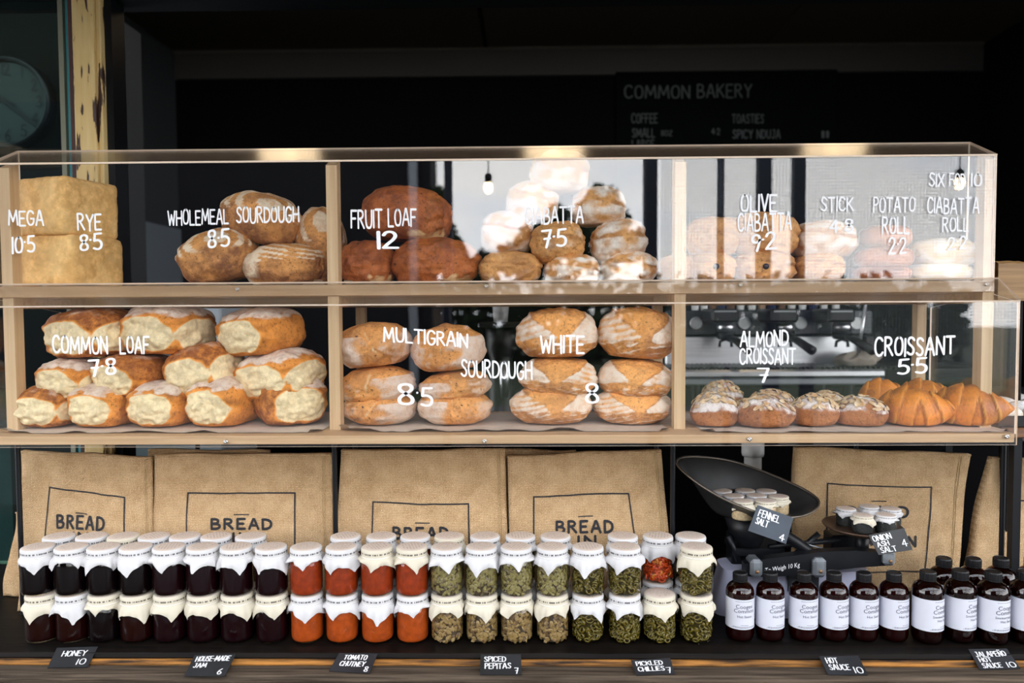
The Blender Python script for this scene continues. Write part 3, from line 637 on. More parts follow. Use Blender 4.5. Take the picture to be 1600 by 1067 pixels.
def style(kind, x, y, z, u, seed, mode=''):
    """displacement share and (crumb, flour, bake) at the unit direction x, y, z; u = noise"""
    n1 = noise.noise((x * 2.2 + seed, y * 2.2, z * 2.2)); n2 = noise.noise((x * 5 + seed, y * 5, z * 5 + 7))
    d = .07 * n1 + .028 * n2; c = f = 0.0; b = .45 + .35 * n1
    if kind == 'common':
        e1 = ((x - .03 + .12 * n1) / .92) ** 2 + ((z + .22 + .10 * n1) / .80) ** 2; front = sm(1.30, .70, e1) * sm(.25, .62, -y) if 'f' in mode else 0
        e2 = ((y + .05 + .15 * n1) / .90) ** 2 + ((z + .20 + .12 * n1) / .62) ** 2; sx_ = x if 'r' in mode else -x
        side = sm(1.30, .70, e2) * sm(.25, .62, sx_) if ('r' in mode or 'l' in mode) else 0
        c = max(front, side) * sm(-.97, -.75, z)
        lip = gau(z - .42 + .1 * n1, .14) * (1 if c > 0 or -y > .3 else 0)
        d += .035 * lip - .03 * c + .04 * c * n2 - .05 * gau(x - .1 * n1, .12) * sm(.3, .8, z)
        f = sm(.30, .80, z + .6 * n1 + .3 * n2) * .85 * (1 - .8 * lip) if 'w' in mode else sm(.75, 1.1, z + .6 * n1) * .45
        b = .30 + .5 * n1 + .45 * sm(.45, .95, z) + (.75 if 'd' in mode else 0) - .25 * lip
    elif kind == 'white':
        k = -1 if 'm' in mode else 1; xx = x * k + .06 * n1
        gc = xx - .10 + .10 * z; gw = .13 + .50 * sm(-.15, .75, z); gash = sm(1.12, .88, abs(gc) / gw) * sm(-.6, 0, z)
        d += .07 * gau(abs(gc) - gw, .06) * sm(-.1, .4, z) * (1 if gc < 0 else .4) - .07 * gash * (1 - sm(.25, .8, z)) + .03 * gash * n2
        lo = sm(.02, -.18, z + .16 * abs(gc) + .10 * n1)
        rings = .5 + .5 * math.sin(27 * (z + .45 * abs(gc) + .03 * n2)) if gc < 0 else .5 + .5 * math.sin(27 * (z - .2 * gc))
        line = sm(.86, .99, rings) * (.5 + n1)
        f = (1 - gash) * ((1 - lo) * (.86 + .4 * n1 - (.4 * (1 - rings) if gc < 0 else 0)) + lo * (.30 + .3 * n2 + .6 * line))
        b = .2 + .3 * n1 + .45 * lo * (1 - line) - .3 * gash * (1 - sm(.4, .9, z)) + .25 * gash * sm(.5, .9, z) + .7 * gau(abs(gc) - gw, .045) * sm(-.2, .3, z) + .22 * gash * math.sin(26 * gc + 7 * n2 + 5 * n1)
        d += .006 * rings * (1 - gash)
    elif kind == 'multi':
        k = -1 if 'm' in mode else 1; xx = x * k
        cr_ = gau(xx + .12 - .3 * z + .1 * n1, .07) * sm(-.7, -.1, z) * (1 - sm(.6, .9, z)); d -= .09 * cr_
        d += .03 * gau(xx + .3 - .3 * z, .1) * sm(.1, .5, z)
        f = (.62 * sm(-.15, .6, xx + .5 * n1) * (1 - sm(.5, .85, z)) + .35 * sm(.2, .8, -xx + .5 * n2) * (1 - sm(.3, .7, z)) + .22) * (1 - cr_)
        b = .35 + .45 * n1 + .2 * sm(.3, .9, z) - .4 * cr_; c = .55 * cr_
        if z > .45: f *= .4; b -= .15
    elif kind == 'whole':
        st = math.sin(26 * (z * .55 - .75 * y + .25 * x)) if 'a' in mode else math.sin(30 * (x * .4 + z))
        top = sm(-.05, .4, z); d += .012 * st * top
        f = top * (1.1 if st > .1 else .15) * (.8 + .6 * n1) + (.75 * sm(.2, .7, -x + .4 * n1) if 'w' in mode else .1); b = .5 + .5 * n1 - .25 * top + .25 * sm(0, -.6, z)
    elif kind == 'fruit':
        d += .05 * n2 * .6; b = .45 + .5 * n1; f = .75 * sm(-.35, -.7, z + .3 * n2) * sm(0, .5, x + .4 * n1)
    elif kind == 'ciab':
        cr_ = gau(z - .25 + .25 * x * (1 if seed % 2 else -1) + .2 * n1, .08); d += -.05 * cr_ + .03 * n2
        f = .55 + .6 * n1 - .5 * cr_ + .25 * (1 - sm(-.2, .4, -y + z)); b = .3 + .5 * n1 + .4 * cr_
        if 'n' in mode: f *= .45
    elif kind == 'rye':
        d *= .3; d -= .02 * gau(n1, .1); b = .4 + .6 * n1 + .3 * sm(.5, .9, max(abs(x), abs(z))); f = 0
    elif kind == 'potato': d *= .4; b = .4 + .5 * n1 + .3 * z
    elif kind == 'pale': d *= .6; f = .5 + .6 * n1; b = .3 + .4 * n1
    elif kind == 'dark': b = .5 + .5 * n1
    return d, (c, f, b)

def loaf_mesh(name, kind, w, dp, h, seed, mode='', nh=2.4, nv=2.4, flat=.82, nu=92, nvv=58):
    V = []; C = []; dirs = []
    for j in range(nvv + 1):
        t = math.pi * j / nvv - math.pi / 2
        for i in range(nu):
            a = 2 * math.pi * i / nu; dirs.append((math.cos(t) * math.cos(a), math.cos(t) * math.sin(a), math.sin(t)))
    for (x, y, z) in dirs:
        hr = (abs(x) ** nh + abs(y) ** nh) ** (1 / nh); r = (hr ** nv + abs(z) ** nv) ** (1 / nv)
        p = [x / r, y / r, z / r]; m = max(abs(q) for q in p)
        q = Vector(p).normalized() if kind not in ('rye', 'common') else Vector(p) / m * .98
        d, col = style(kind, q.x if kind in ('rye', 'common') else p[0], q.y if kind in ('rye', 'common') else p[1], q.z if kind in ('rye', 'common') else p[2], 0, seed, mode)
        s = 1 + d; zz = p[2] * s
        if zz < -flat: zz = -flat - (zz + flat) * -.12 if False else -flat + (zz + flat) * .15
        V.append((p[0] * s * w / 2, p[1] * s * dp / 2, (zz + flat) / (1 + flat) * h)); C.append(col)
    F = [(j * nu + i, j * nu + (i + 1) % nu, (j + 1) * nu + (i + 1) % nu, (j + 1) * nu + i) for j in range(nvv) for i in range(nu)]
    me = bpy.data.meshes.new(name); me.from_pydata(V, [], F); me.polygons.foreach_set('use_smooth', [True] * len(F)); setmask(me, C); me.update()
    return me

SEED = [10]
def loaf(name, label, cat, group, kind, mat, box, Y, dp, yaw=0, roll=0, mode='', nh=2.4, nv=2.4, rest=None, flat=.84, k=1.0):
    x0, y0, x1, y1 = box; W = (x1 - x0) * Y / FPX * k; H = (y1 - y0) * Y / FPX; SEED[0] += 1; sd = SEED[0] * 3.7
    c, s = math.cos(R(roll)), math.sin(R(roll))
    if roll: c2 = math.cos(2 * R(roll)); W, H = math.sqrt(max(.3 * W * W, (W * W * c * c - H * H * s * s) / c2)), math.sqrt(max(.3 * H * H, (H * H * c * c - W * W * s * s) / c2))
    w = W
    if yaw:
        cy, sy = math.cos(R(yaw)), math.sin(R(yaw)); w = math.sqrt(max(.35 * W * W, (W * W - dp * dp * sy * sy) / (cy * cy)))
    me = loaf_mesh(name, kind, w, dp, H, sd, mode, nh, nv, flat); me.materials.append(mat)
    o = bpy.data.objects.new(name, me); COL.objects.link(o)
    mid = at((x0 + x1) / 2, (y0 + y1) / 2, Y); Rm = Matrix.Rotation(R(roll), 3, 'Y') @ Matrix.Rotation(R(yaw), 3, 'Z')
    o.rotation_euler = Rm.to_euler(); o.location = mid - Rm @ Vector((0, 0, H / 2))
    if rest is not None:
        lo = min((Rm @ v.co).z for v in me.vertices); o.location.z = rest - lo
    tag(o, label, cat, group); return o

RB = ZB1 + .0035; RU = ZU1 + .0025
# --- lower tier: eleven torn-sided common loaves
g_ = 'common loaves in the lower case'
CL = [((46, 615, 134, 678), 1.545, .16, -6, 0, 'frd', 'common loaf with ragged pale front at the outer end of bottom row', RB), ((128, 612, 221, 678), 1.548, .17, -8, 0, 'fw', 'flour-dusted common loaf second along the bottom row', RB),
 ((216, 610, 312, 679), 1.548, .17, -6, 0, 'fw', 'flour-dusted common loaf in the middle of the bottom row', RB), ((306, 605, 400, 680), 1.548, .17, -10, 0, 'fw', 'grey floured common loaf fourth along the bottom row', RB),
 ((400, 603, 509, 680), 1.555, .15, 34, 0, 'fwd', 'dark floured common loaf by the pine post, pale end turned aside', RB),
 ((77, 558, 172, 621), 1.565, .16, -10, 2, 'frw', 'common loaf with white floured top under the word COMMON', None), ((160, 551, 268, 617), 1.565, .16, -20, 0, 'fd', 'darkest brown common loaf in the middle row', None),
 ((268, 535, 374, 614), 1.56, .15, -16, -12, 'frd', 'tilted orange-crusted common loaf in the middle row', None), ((371, 545, 504, 619), 1.56, .15, -28, -8, 'frw', 'long tilted common loaf at the post end of middle row', None),
 ((80, 481, 218, 556), 1.575, .16, -25, -3, 'frd', 'long orange-topped common loaf at the top outer corner', None), ((206, 474, 327, 551), 1.58, .17, -14, 0, 'frw', 'common loaf with thick white flour cap in the top row', None), ((347, 480, 470, 553), 1.57, .15, -30, -5, 'fw', 'glossy orange common loaf lying alone on top near the post', None)]
for bx, Y, dp, yw, rl, md, lab, rs in CL: loaf('common_loaf', lab, 'loaf', g_, 'common', M['b_common'], bx, Y, dp, yw, rl, md, 3.2, 2.7, rs, k=.97)
# --- multigrain and white sourdough
g_ = 'multigrain sourdough loaves'
for bx, Y, md, rl, lab, rs in [((535, 631, 653, 679), 1.55, '', 0, 'greyish multigrain boule at the bottom beside the pine post', RB), ((653, 628, 769, 680), 1.55, 'm', 0, 'multigrain boule at the bottom of the second stack', RB),
 ((528, 571, 650, 626), 1.55, '', -5, 'multigrain boule with white flap in the middle by the post', None), ((654, 578, 767, 624), 1.55, 'm', -6, 'multigrain boule in the middle of the second stack', None),
 ((524, 503, 644, 571), 1.55, 'm', -6, 'orange-topped multigrain boule crowning the stack by the post', None), ((643, 507, 759, 577), 1.55, '', -5, 'orange-topped multigrain boule crowning the second stack', None)]:
    loaf('multigrain_sourdough', lab, 'loaf', g_, 'multi', M['b_multi'], bx, Y, .14, 0, rl, md, 2.2, 2.2, rs, .82)
g_ = 'white sourdough loaves'
for bx, Y, md, rl, lab, rs in [((797, 622, 925, 679), 1.55, '', 0, 'floured white sourdough at the bottom of the first white stack', RB), ((927, 626, 1049, 679), 1.55, '', 0, 'wavy-lined white sourdough at the bottom beside the post', RB),
 ((812, 557, 934, 615), 1.55, 'm', 2, 'brown lined white sourdough in the middle of the first stack', None), ((934, 560, 1052, 619), 1.55, 'm', 3, 'white sourdough in the middle of the stack by the post', None),
 ((806, 482, 935, 556), 1.55, '', -1, 'white sourdough topping the first stack under the word WHITE', None), ((934, 480, 1060, 558), 1.55, '', 4, 'heavily floured white sourdough topping the stack by the post', None)]:
    loaf('white_sourdough', lab, 'loaf', g_, 'white', M['b_white'], bx, Y, .135, 0, rl, md, 2.2, 2.2, rs, .82)
# --- upper tier
for bx, Y, yw, lab, rs in [((24, 368, 192, 446), 1.585, -13, 'square tan rye loaf lying on the upper shelf', RU), ((38, 284, 178, 372), 1.58, -18, 'square tan rye loaf stacked on top of another', None)]:
    o = loaf('rye_tin_loaf', lab, 'loaf', 'tin rye loaves', 'rye', M['b_rye'], bx, Y, .14, 0, 0, '', 14, 14, rs, .96, k=.70); o.rotation_euler.z = R(yw)
g_ = 'wholemeal sourdough loaves'
for bx, Y, dp, yw, rl, md, lab, rs in [((284, 362, 400, 443), 1.565, .15, 0, -13, 'a', 'striped wholemeal sourdough tilted in front on the shelf', RU), ((381, 380, 507, 443), 1.565, .13, 0, -3, 'w', 'floury crackled wholemeal sourdough flat beside the post', RU),
 ((349, 300, 472, 382), 1.60, .13, 0, 14, 'a', 'wholemeal sourdough with curled ear on top of the pile', None), ((462, 320, 540, 441), 1.64, .14, 0, 0, 'a', 'wholemeal sourdough standing behind the first pine post', RU)]:
    loaf('wholemeal_sourdough', lab, 'loaf', g_, 'whole', M['b_whole'], bx, Y, dp, yw, rl, md, 2.3, 2.3, rs)
g_ = 'fruit loaves'
for bx, Y, rl, lab, rs in [((533, 372, 618, 440), 1.575, 0, 'reddish fruit loaf at the bottom against the post', RU), ((614, 370, 749, 440), 1.57, 0, 'wide reddish fruit loaf at the bottom with raisin marks', RU), ((568, 293, 705, 376), 1.585, 4, 'reddish domed fruit loaf resting on two others', None)]:
    loaf('fruit_loaf', lab, 'loaf', g_, 'fruit', M['b_fruit'], bx, Y, .14, 0, rl, '', 2.4, 2.5, rs)
g_ = 'ciabatta loaves piled behind the upper glass'
for bx, Y, rl, md, lab, rs in [((748, 391, 846, 441), 1.565, 0, 'n', 'ciabatta with dark open top at the fruit loaf end', RU), ((850, 396, 936, 441), 1.565, 0, '', 'creased ciabatta in the middle of the bottom row', RU), ((938, 392, 1025, 441), 1.565, 0, '', 'rounded ciabatta third in the bottom row', RU), ((1026, 397, 1090, 441), 1.60, 0, 'n', 'small ciabatta behind the second pine post', RU),
 ((753, 331, 832, 395), 1.60, 0, '', 'pale ciabatta at the fruit loaf end of second row', None), ((828, 347, 913, 409), 1.57, -8, 'n', 'orange-brown ciabatta under the painted price 7.5', None), ((922, 344, 1008, 408), 1.575, -14, '', 'tilted ciabatta in the second row near the post', None),
 ((792, 286, 872, 346), 1.61, 0, '', 'ciabatta in the third row, fruit loaf side', None), ((893, 293, 977, 352), 1.61, 0, '', 'ciabatta in the third row, post side', None), ((829, 237, 920, 300), 1.60, 0, '', 'single ciabatta crowning the pile', None)]:
    loaf('ciabatta', lab, 'loaf', g_, 'ciab', M['b_ciab'], bx, Y, .12, 0, rl, md, 2.4, 2.5, rs)
g_ = 'olive ciabatta loaves'
for bx, Y, rl, lab, rs in [((1078, 396, 1146, 441), 1.56, 0, 'olive ciabatta with an olive showing, bottom beside the post', RU), ((1146, 394, 1238, 441), 1.56, 0, 'olive ciabatta with a dark crack along its end', RU), ((1074, 340, 1152, 398), 1.575, 0, 'olive ciabatta on top beside the post', None), ((1140, 333, 1245, 398), 1.575, 4, 'biggest olive ciabatta lying on top', None)]:
    o = loaf('olive_ciabatta', lab, 'loaf', g_, 'ciab', M['b_ciab'], bx, Y, .12, 0, rl, 'n', 2.5, 2.6, rs)
    if rs: 
        q = o.data.vertices; best = min(q, key=lambda v: v.co.y + abs(v.co.z - .03) * 2); G().sphere(best.co, .0065).build('olive', pmat('black_olive', (.03, .02, .03), .3), o, True)
g_ = 'bread sticks'
loaf('bread_stick', 'pale bread stick loaf lying on top under the word STICK', 'loaf', g_, 'ciab', M['b_ciab'], (1240, 346, 1334, 401), 1.575, .13, 0, 0, '', 2.4, 2.5)
loaf('bread_stick', 'brown bread stick loaf at the bottom beside the olive ciabatta', 'loaf', g_, 'ciab', M['b_ciab'], (1241, 396, 1312, 441), 1.565, .13, 0, 0, 'n', 2.4, 2.5, RU)
loaf('dark_roll', 'almost black crusted roll between the sticks and potato rolls', 'roll', 'dark rolls', 'dark', M['b_dark'], (1312, 376, 1374, 441), 1.60, .10, 0, 0, '', 2.4, 2.4, RU)
g_ = 'potato rolls'
for bx, Y, lab, rs in [((1336, 416, 1418, 441), 1.54, 'glossy brown potato roll at the bottom', RU), ((1340, 385, 1422, 419), 1.54, 'glossy brown potato roll resting on another', None), ((1346, 352, 1419, 388), 1.56, 'potato roll on top of its stack under the word ROLL', None)]:
    loaf('potato_roll', lab, 'roll', g_, 'potato', M['b_potato'], bx, Y, .10, 0, 0, '', 2.4, 2.6, rs)
g_ = 'ciabatta rolls'
for bx, Y, lab, rs in [((1421, 413, 1511, 441), 1.54, 'pale floured ciabatta roll at the bottom', RU), ((1425, 373, 1519, 415), 1.545, 'pale floured ciabatta roll lying on another', None)]:
    loaf('ciabatta_roll', lab, 'roll', g_, 'pale', M['b_pale'], bx, Y, .10, 0, 0, '', 2.6, 2.6, rs)

# --- croissants
def croissant_mesh(name, ln, wd, ht, seed, almond=False, nu=72, nv=28):
    V = []; C = []; k = 5.2
    for i in range(nu + 1):
        t = i / nu; x = (t - .5) * ln
        env = max(0.02, math.sin(math.pi * (t if almond else t ** .72))) ** (.85 if not almond else .45)
        for j in range(nv):
            a = 2 * math.pi * j / nv; ca, sa = math.cos(a), math.sin(a)
            sgn = 1 if t > .5 else -1
            q = abs(t - .5) * 2 * k * .5 + .42 * math.sin(a + .6); fr = q - math.floor(q)
            step = ((1 - fr) ** .7 * .17 - .09) * (1 - .5 * abs(t - .5)) if not almond else .03 * (1 - fr)
            n1 = noise.noise((x * 30 + seed, ca * 1.5, sa * 1.5)); n2 = noise.noise((x * 90 + seed, ca * 4, sa * 4))
            r = env * (1 + step + (.05 * n1 if not almond else .12 * n1 + .05 * n2))
            y = ca * wd / 2 * r + (-.22 * wd * (math.cos(math.pi * (t - .5)) - .6) if not almond else 0); z = sa * r
            if z < -.62: z = -.62 + (z + .62) * .2
            if almond and z < -.25: y *= 1.07
            V.append((x, y, (z + .68) / 1.68 * ht))
            if almond:
                top = sm(-.1, .5, sa + .4 * n1); C.append((0, top * (.62 + .5 * n1 + .25 * n2), .4 + .5 * n1 - (.2 if sa < -.2 else 0)))
            else: ly = .5 + .5 * math.sin(fr * 30 + 3 * n1); C.append((.30 * sm(.3, .0, fr) + .3 * sm(.3, -.6, sa) * max(0, n1 + .3), 0, .1 + .6 * fr + .35 * n1 + .3 * (ly - .5) - .25 * sm(.2, -.6, sa)))
    F = [(i * nv + j, i * nv + (j + 1) % nv, (i + 1) * nv + (j + 1) % nv, (i + 1) * nv + j) for i in range(nu) for j in range(nv)]
    F += [tuple(reversed(range(nv))), tuple([nu * nv + j for j in range(nv)])]
    me = bpy.data.meshes.new(name); me.from_pydata(V, [], F); me.polygons.foreach_set('use_smooth', [True] * len(F)); setmask(me, C); me.update(); return me
def place_pastry(o, px, Y, rest, yaw, roll=0):
    o.rotation_euler = (0, R(roll), R(yaw)); o.location = (at(px, 660, Y).x, Y, rest)
def almond(px, w_px, h_px, Y, yaw, lab, sd):
    ln = w_px * Y / FPX * 1.02; ht = h_px * Y / FPX * .92
    t = thing('almond_croissant', lab, 'croissant', group='almond croissants'); place_pastry(t, px, Y, RB, yaw)
    me = croissant_mesh('pastry', ln, ln * .74, ht, sd, True); me.materials.append(M['b_almond']); b = inst('pastry', me, t)
    rnd = random.Random(sd); g = G(); tops = [v for v in me.vertices if v.normal.z > .45]
    for _ in range(80):
        v = rnd.choice(tops); n = v.normal; rot = n.to_track_quat('Z', 'Y').to_matrix() @ Matrix.Rotation(rnd.uniform(0, 6.3), 3, 'Z') @ Matrix.Rotation(rnd.uniform(-.5, .5), 3, 'X')
        a_, b_ = rnd.uniform(.0055, .0085), rnd.uniform(.0032, .0048); c = v.co + n * .0022
        ring = [rot @ Vector((a_ * math.cos(q * math.pi / 4), b_ * math.sin(q * math.pi / 4), 0)) + c for q in range(8)]
        nn = rot @ Vector((0, 0, .0008)); g.add(ring + [p + nn for p in ring], [tuple(reversed(range(8))), tuple(range(8, 16))] + [(i, (i + 1) % 8, 8 + (i + 1) % 8, 8 + i) for i in range(8)])
    g.build('almond_flakes', M['almond'], t, kind='stuff')
for px, w, h, Y, yw, lab in [(1117, 76, 54, 1.50, 8, 'sugared almond croissant in front against the pine post'), (1193, 92, 50, 1.492, -12, 'sugared almond croissant second in the front row'), (1272, 72, 50, 1.50, -8, 'sugared almond croissant third in the front row'), (1344, 78, 46, 1.50, -14, 'sugared almond croissant next to the plain croissants'),
   (1128, 66, 54, 1.66, 5, 'almond croissant at the back nearest the post'), (1205, 70, 46, 1.60, -15, 'almond croissant at the back behind the second front one'), (1293, 56, 40, 1.62, -5, 'almond croissant at the back behind the third and fourth')]:
    almond(px, w, h, Y, yw, lab, px)
for px, w, h, Y, yw, rl, lab in [(1434, 108, 58, 1.505, -24, 2, 'golden plain croissant in front beside the almond ones'), (1520, 106, 62, 1.505, -20, 2, 'golden plain croissant in front at the case end'), (1385, 76, 58, 1.63, -10, 0, 'plain croissant at the back beside the almond ones'), (1450, 86, 56, 1.635, -12, 0, 'plain croissant at the back between the two front ones')]:
    ln = w * Y / FPX * 1.1; me = croissant_mesh('croissant', ln, ln * .62, h * Y / FPX, px); me.materials.append(M['b_crois']); o = inst('croissant', me); tag(o, lab, 'croissant', 'plain croissants'); place_pastry(o, px, Y, RB, yw, 0)

# --- paper liners under the bread
def liner(lab, x0, x1, y0, y1, z, sd, amp=.0035):
    def top(u, v):
        x = x0 + (x1 - x0) * u; y = y0 + (y1 - y0) * v; e = sm(.06, 0, v)
        w = max(0, noise.noise((x * 14, sd, y * 3))) * amp * 4 * e + max(0, noise.noise((x * 40, sd, 1))) * .003 * e
        if u < .03 or u > .97: w += .006 * e
        return Vector((x, y + .006 * noise.noise((x * 7, sd, 5)), z + .0008 + w))
    g = G().grid(top, 120, 8); n = len(g.v); g.add([p + Vector((0, 0, .0006)) for p in g.v[:n]], [tuple(reversed(f)) for f in g.f[:]])
    tag(g.build('paper_liner', M['liner'], None, True), lab, 'paper')
liner('crumpled paper liner under the common loaves', at(10, 678, 1.46).x, at(506, 678, 1.46).x - .004, 1.436, 1.70, ZB1, 1)
liner('rippled paper liner under the multigrain and white sourdough', at(533, 678, 1.46).x, at(1044, 678, 1.46).x, 1.44, 1.70, ZB1, 2)
liner('smooth paper liner under the croissants', at(1098, 678, 1.44).x, at(1572, 678, 1.44).x, 1.42, 1.70, ZB1, 3, .0012)
liner('thin paper liner under the rye and wholemeal loaves', at(50, 440, 1.5).x, at(502, 440, 1.5).x, 1.505, 1.70, ZU1, 4, .002)
liner('thin paper liner under the fruit loaves and ciabatta', at(536, 440, 1.5).x, at(1046, 440, 1.5).x, 1.505, 1.70, ZU1, 5, .002)
liner('thin paper liner under the olive ciabatta and rolls', at(1078, 440, 1.5).x, at(1528, 440, 1.5).x, 1.505, 1.70, ZU1, 6, .002)

# ------------------------------------------------------------------ behind the counter: bench, espresso machine, grinder
def pbox(g, x0, y0, x1, y1, Y, dep, o, bev=.004):     # a box whose front face spans two pixels' sight lines at depth Y
    a, b = at(x0, y1, Y), at(x1, y0, Y); return g.box(a.x - o.x, b.x - o.x, Y - o.y, Y + dep - o.y, a.z - o.z, b.z - o.z, bev)
zbench = at(1200, 642, 2.45).z
be = thing('back_bench', 'dark work bench under the espresso machine', 'bench', (0.6, 2.75, .1))
G().box(-1.0, 2.1, -.66, .42, zbench - .14, zbench - .1, .003).build('bench_top', pmat('dark_steel_top', (.05, .055, .06), .35, .5), be)
G().box(-.98, 2.08, -.62, .42, 0, zbench - .14).build('cupboard', M['black_wall'], be)
em = thing('espresso_machine', 'black and steel three-group espresso machine behind the croissants', 'espresso machine', (at(1215, 600, 2.5).x, 2.5, .1 + zbench - .1)); eo = em.location.copy()
navym = pmat('machine_panel', (.02, .026, .036), .25, nscale=5, namt=.3)
pbox(G(), 1040, 484, 1364, 524, 2.50, .42, eo).build('upper_panel', navym, em)
pbox(G(), 1040, 524, 1362, 574, 2.53, .40, eo).build('splash_panel', M['steel'], em)
pbox(G(), 1036, 577, 1385, 591, 2.33, .45, eo, .006).build('drip_tray', M['steel'], em)
pbox(G(), 1036, 591, 1384, 602, 2.34, .43, eo).build('tray_base', pmat('grey_enamel', (.2, .22, .24), .4), em)
g = G(); a = at(1040, 577, 2.4); b = at(1384, 577, 2.4)
for i in range(46): x = a.x + (b.x - a.x) * i / 45 - eo.x; g.box(x, x + .006, -.16, .03, a.z - eo.z + .002, a.z - eo.z + .01)
g.build('drip_grille', M['rod'], em, kind='stuff')
for px in (1098, 1130, 1300, 1345):
    p = at(px, 602, 2.5) - eo; G().lathe([(.018, 0), (.022, max(.02, p.z))], 12, Matrix.Translation((p.x, .1, 0))).build('foot', M['rod'], em)
for px in (1087, 1162, 1250, 1337):
    p = at(px, 505, 2.498) - eo; T4 = Matrix.Translation(p) @ FY
    d = G().lathe([(.021, 0), (.021, .008), (.018, .011), (.0165, .008)], 24, T4, cap1=False).build('gauge', M['steel'], em, True)
    G().lathe([(.0168, .004), (.0168, .0075)], 24, T4).build('dial', pmat('gauge_dial', (.62, .64, .63), .4), d)
for px in (1134, 1227, 1316):
    o = at(px, 500, 2.42) - eo
    gh = pbox(G(), px - 22, 482, px + 22, 504, 2.36, .15, eo, .008).build('group_head', M['black_plastic'], em)
    pbox(G(), px - 17, 485, px + 17, 488, 2.356, .006, eo, .001).build('badge', pmat('grey_badge', (.3, .32, .33), .4), gh)
    p = at(px, 504, 2.43) - eo
    G().lathe([(.028, -.03), (.03, -.012), (.024, 0)], 20, Matrix.Translation((p.x, p.y, p.z))).build('brew_collar', M['steel'], em, True)
    pf = G().lathe([(.022, -.055), (.03, -.05), (.031, -.03)], 20, Matrix.Translation((p.x, p.y, p.z))).build('portafilter', M['rod'], em, True)
    G().tube([(p.x, p.y - .02, p.z - .042), (p.x + .02, p.y - .07, p.z - .06), (p.x + .035, p.y - .14, p.z - .085)], [.008, .013, .015], 10).build('handle', M['black_plastic'], pf, True)
    G().tube([(p.x - .02, p.y, p.z - .08), (p.x - .018, p.y, p.z - .062), (p.x, p.y, p.z - .055), (p.x + .018, p.y, p.z - .062), (p.x + .02, p.y, p.z - .08)], .005, 8).build('spout', M['rod'], pf, True)
p, q = at(1353, 474, 2.36) - eo, at(1341, 552, 2.36) - eo
G().tube([p + Vector((0, .14, 0)), p + Vector((0, .03, .01)), p, p.lerp(q, .5), q], .005, 8).build('steam_wand', M['steel'], em, True)
pr = at(1362, 535, 2.44); pbox(G(), 1352, 524, 1368, 556, 2.49, .04, eo).build('side_valve', M['black_plastic'], em)
cups = [(1086, 0), (1100, 0), (1113, 2), (1127, 1), (1142, 2), (1157, 0), (1175, 0), (1190, 3), (1206, 1), (1221, 2), (1237, 0), (1254, 0), (1270, 1), (1287, 0), (1306, 0)]
cm_ = [pmat('white_china', (.78, .78, .76), .3), pmat('navy_china', (.03, .04, .1), .3), pmat('brown_china', (.16, .08, .045), .35), pmat('tan_china', (.36, .22, .13), .4)]
nm_ = ['white', 'navy', 'brown', 'tan']; zc_ = at(1200, 484, 2.5).z; cnt = [0] * 4; ordn = ['first', 'second', 'third', 'fourth', 'fifth', 'sixth', 'seventh', 'eighth', 'ninth', 'tenth', 'eleventh', 'twelfth', 'thirteenth', 'fourteenth', 'fifteenth', 'sixteenth', 'seventeenth', 'eighteenth', 'nineteenth', 'twentieth']
for px, k in cups:
    cnt[k] += 1
    o = G().lathe([(.010, 0), (.0115, .002), (.0138, .045), (.0145, .047), (.0125, .045), (.0095, .006)], 18, cap1=True).build('coffee_cup', cm_[k], None, True)
    o.location = (at(px, 480, 2.56).x, 2.56, zc_); tag(o, f'{ordn[cnt[k] - 1]} {nm_[k]} cup along the top of the espresso machine', 'cup', 'cups on the espresso machine')
# crumpled rag on the tray
def rag(u, v):
    a = 2 * math.pi * u; r = .07 * math.sin(math.pi * v) * (1 + .35 * noise.noise((math.cos(a) * 2, math.sin(a) * 2, v * 4))); z = .045 * (1 - math.cos(math.pi * v)) / 2 * (1 + .5 * noise.noise((math.cos(a) * 3, math.sin(a) * 3, 5)))
    return Vector((r * math.cos(a), r * .5 * math.sin(a), z))
o = G().grid(rag, 40, 16, True).build('cleaning_rag', pmat('beige_rag', (.3, .26, .21), .9), None, True); o.location = (at(1340, 575, 2.42).x, 2.42, at(1340, 574, 2.42).z); tag(o, 'crumpled beige rag on the espresso drip tray', 'rag')
gr = thing('coffee_grinder', 'black coffee grinder with pale cup on top between the sourdoughs', 'grinder', (at(783, 600, 2.2).x, 2.2, zbench)); go = gr.location.copy()
zz = lambda py: at(783, py, 2.2).z - go.z
G().lathe([(.05, 0), (.052, .02), (.04, .05), (.034, zz(560)), (.044, zz(545)), (.046, zz(512)), (.03, zz(506))], 24).build('body', M['black_plastic'], gr, True)
G().box(-.065, .065, -.06, .06, zz(512), zz(503), .004).build('collar', M['black_plastic'], gr)
G().lathe([(.020, zz(503)), (.026, zz(468)), (.0275, zz(466)), (.024, zz(470))], 20).build('hopper_cup', pmat('speckled_cup', (.72, .72, .7), .4, nscale=70, col2=(.5, .5, .5)), gr, True)
G().lathe([(.010, zz(618)), (.016, zz(590)), (.014, zz(562))], 16, Matrix.Translation((.012, -.055, 0))).build('chute', M['steel'], gr, True)
G().tube([(.055, -.03, zz(540)), (.085, -.03, zz(540))], .006, 8).build('knob', M['steel'], gr)
cb = thing('bench_cabinet', 'pale grey cabinet behind the common loaves', 'cabinet', (at(250, 600, 2.9).x, 2.9, .1)); co = cb.location.copy()
pbox(G(), 178, 468, 345, 800, 2.85, .35, co).build('body', pmat('cabinet_grey', (.42, .46, .5), .5), cb)
pbox(G(), 182, 474, 262, 780, 2.842, .008, co, .002).build('door', pmat('cabinet_door', (.46, .5, .54), .5), cb)
pbox(G(), 266, 474, 342, 780, 2.842, .008, co, .002).build('door', pmat('cabinet_door', (.46, .5, .54), .5), cb)
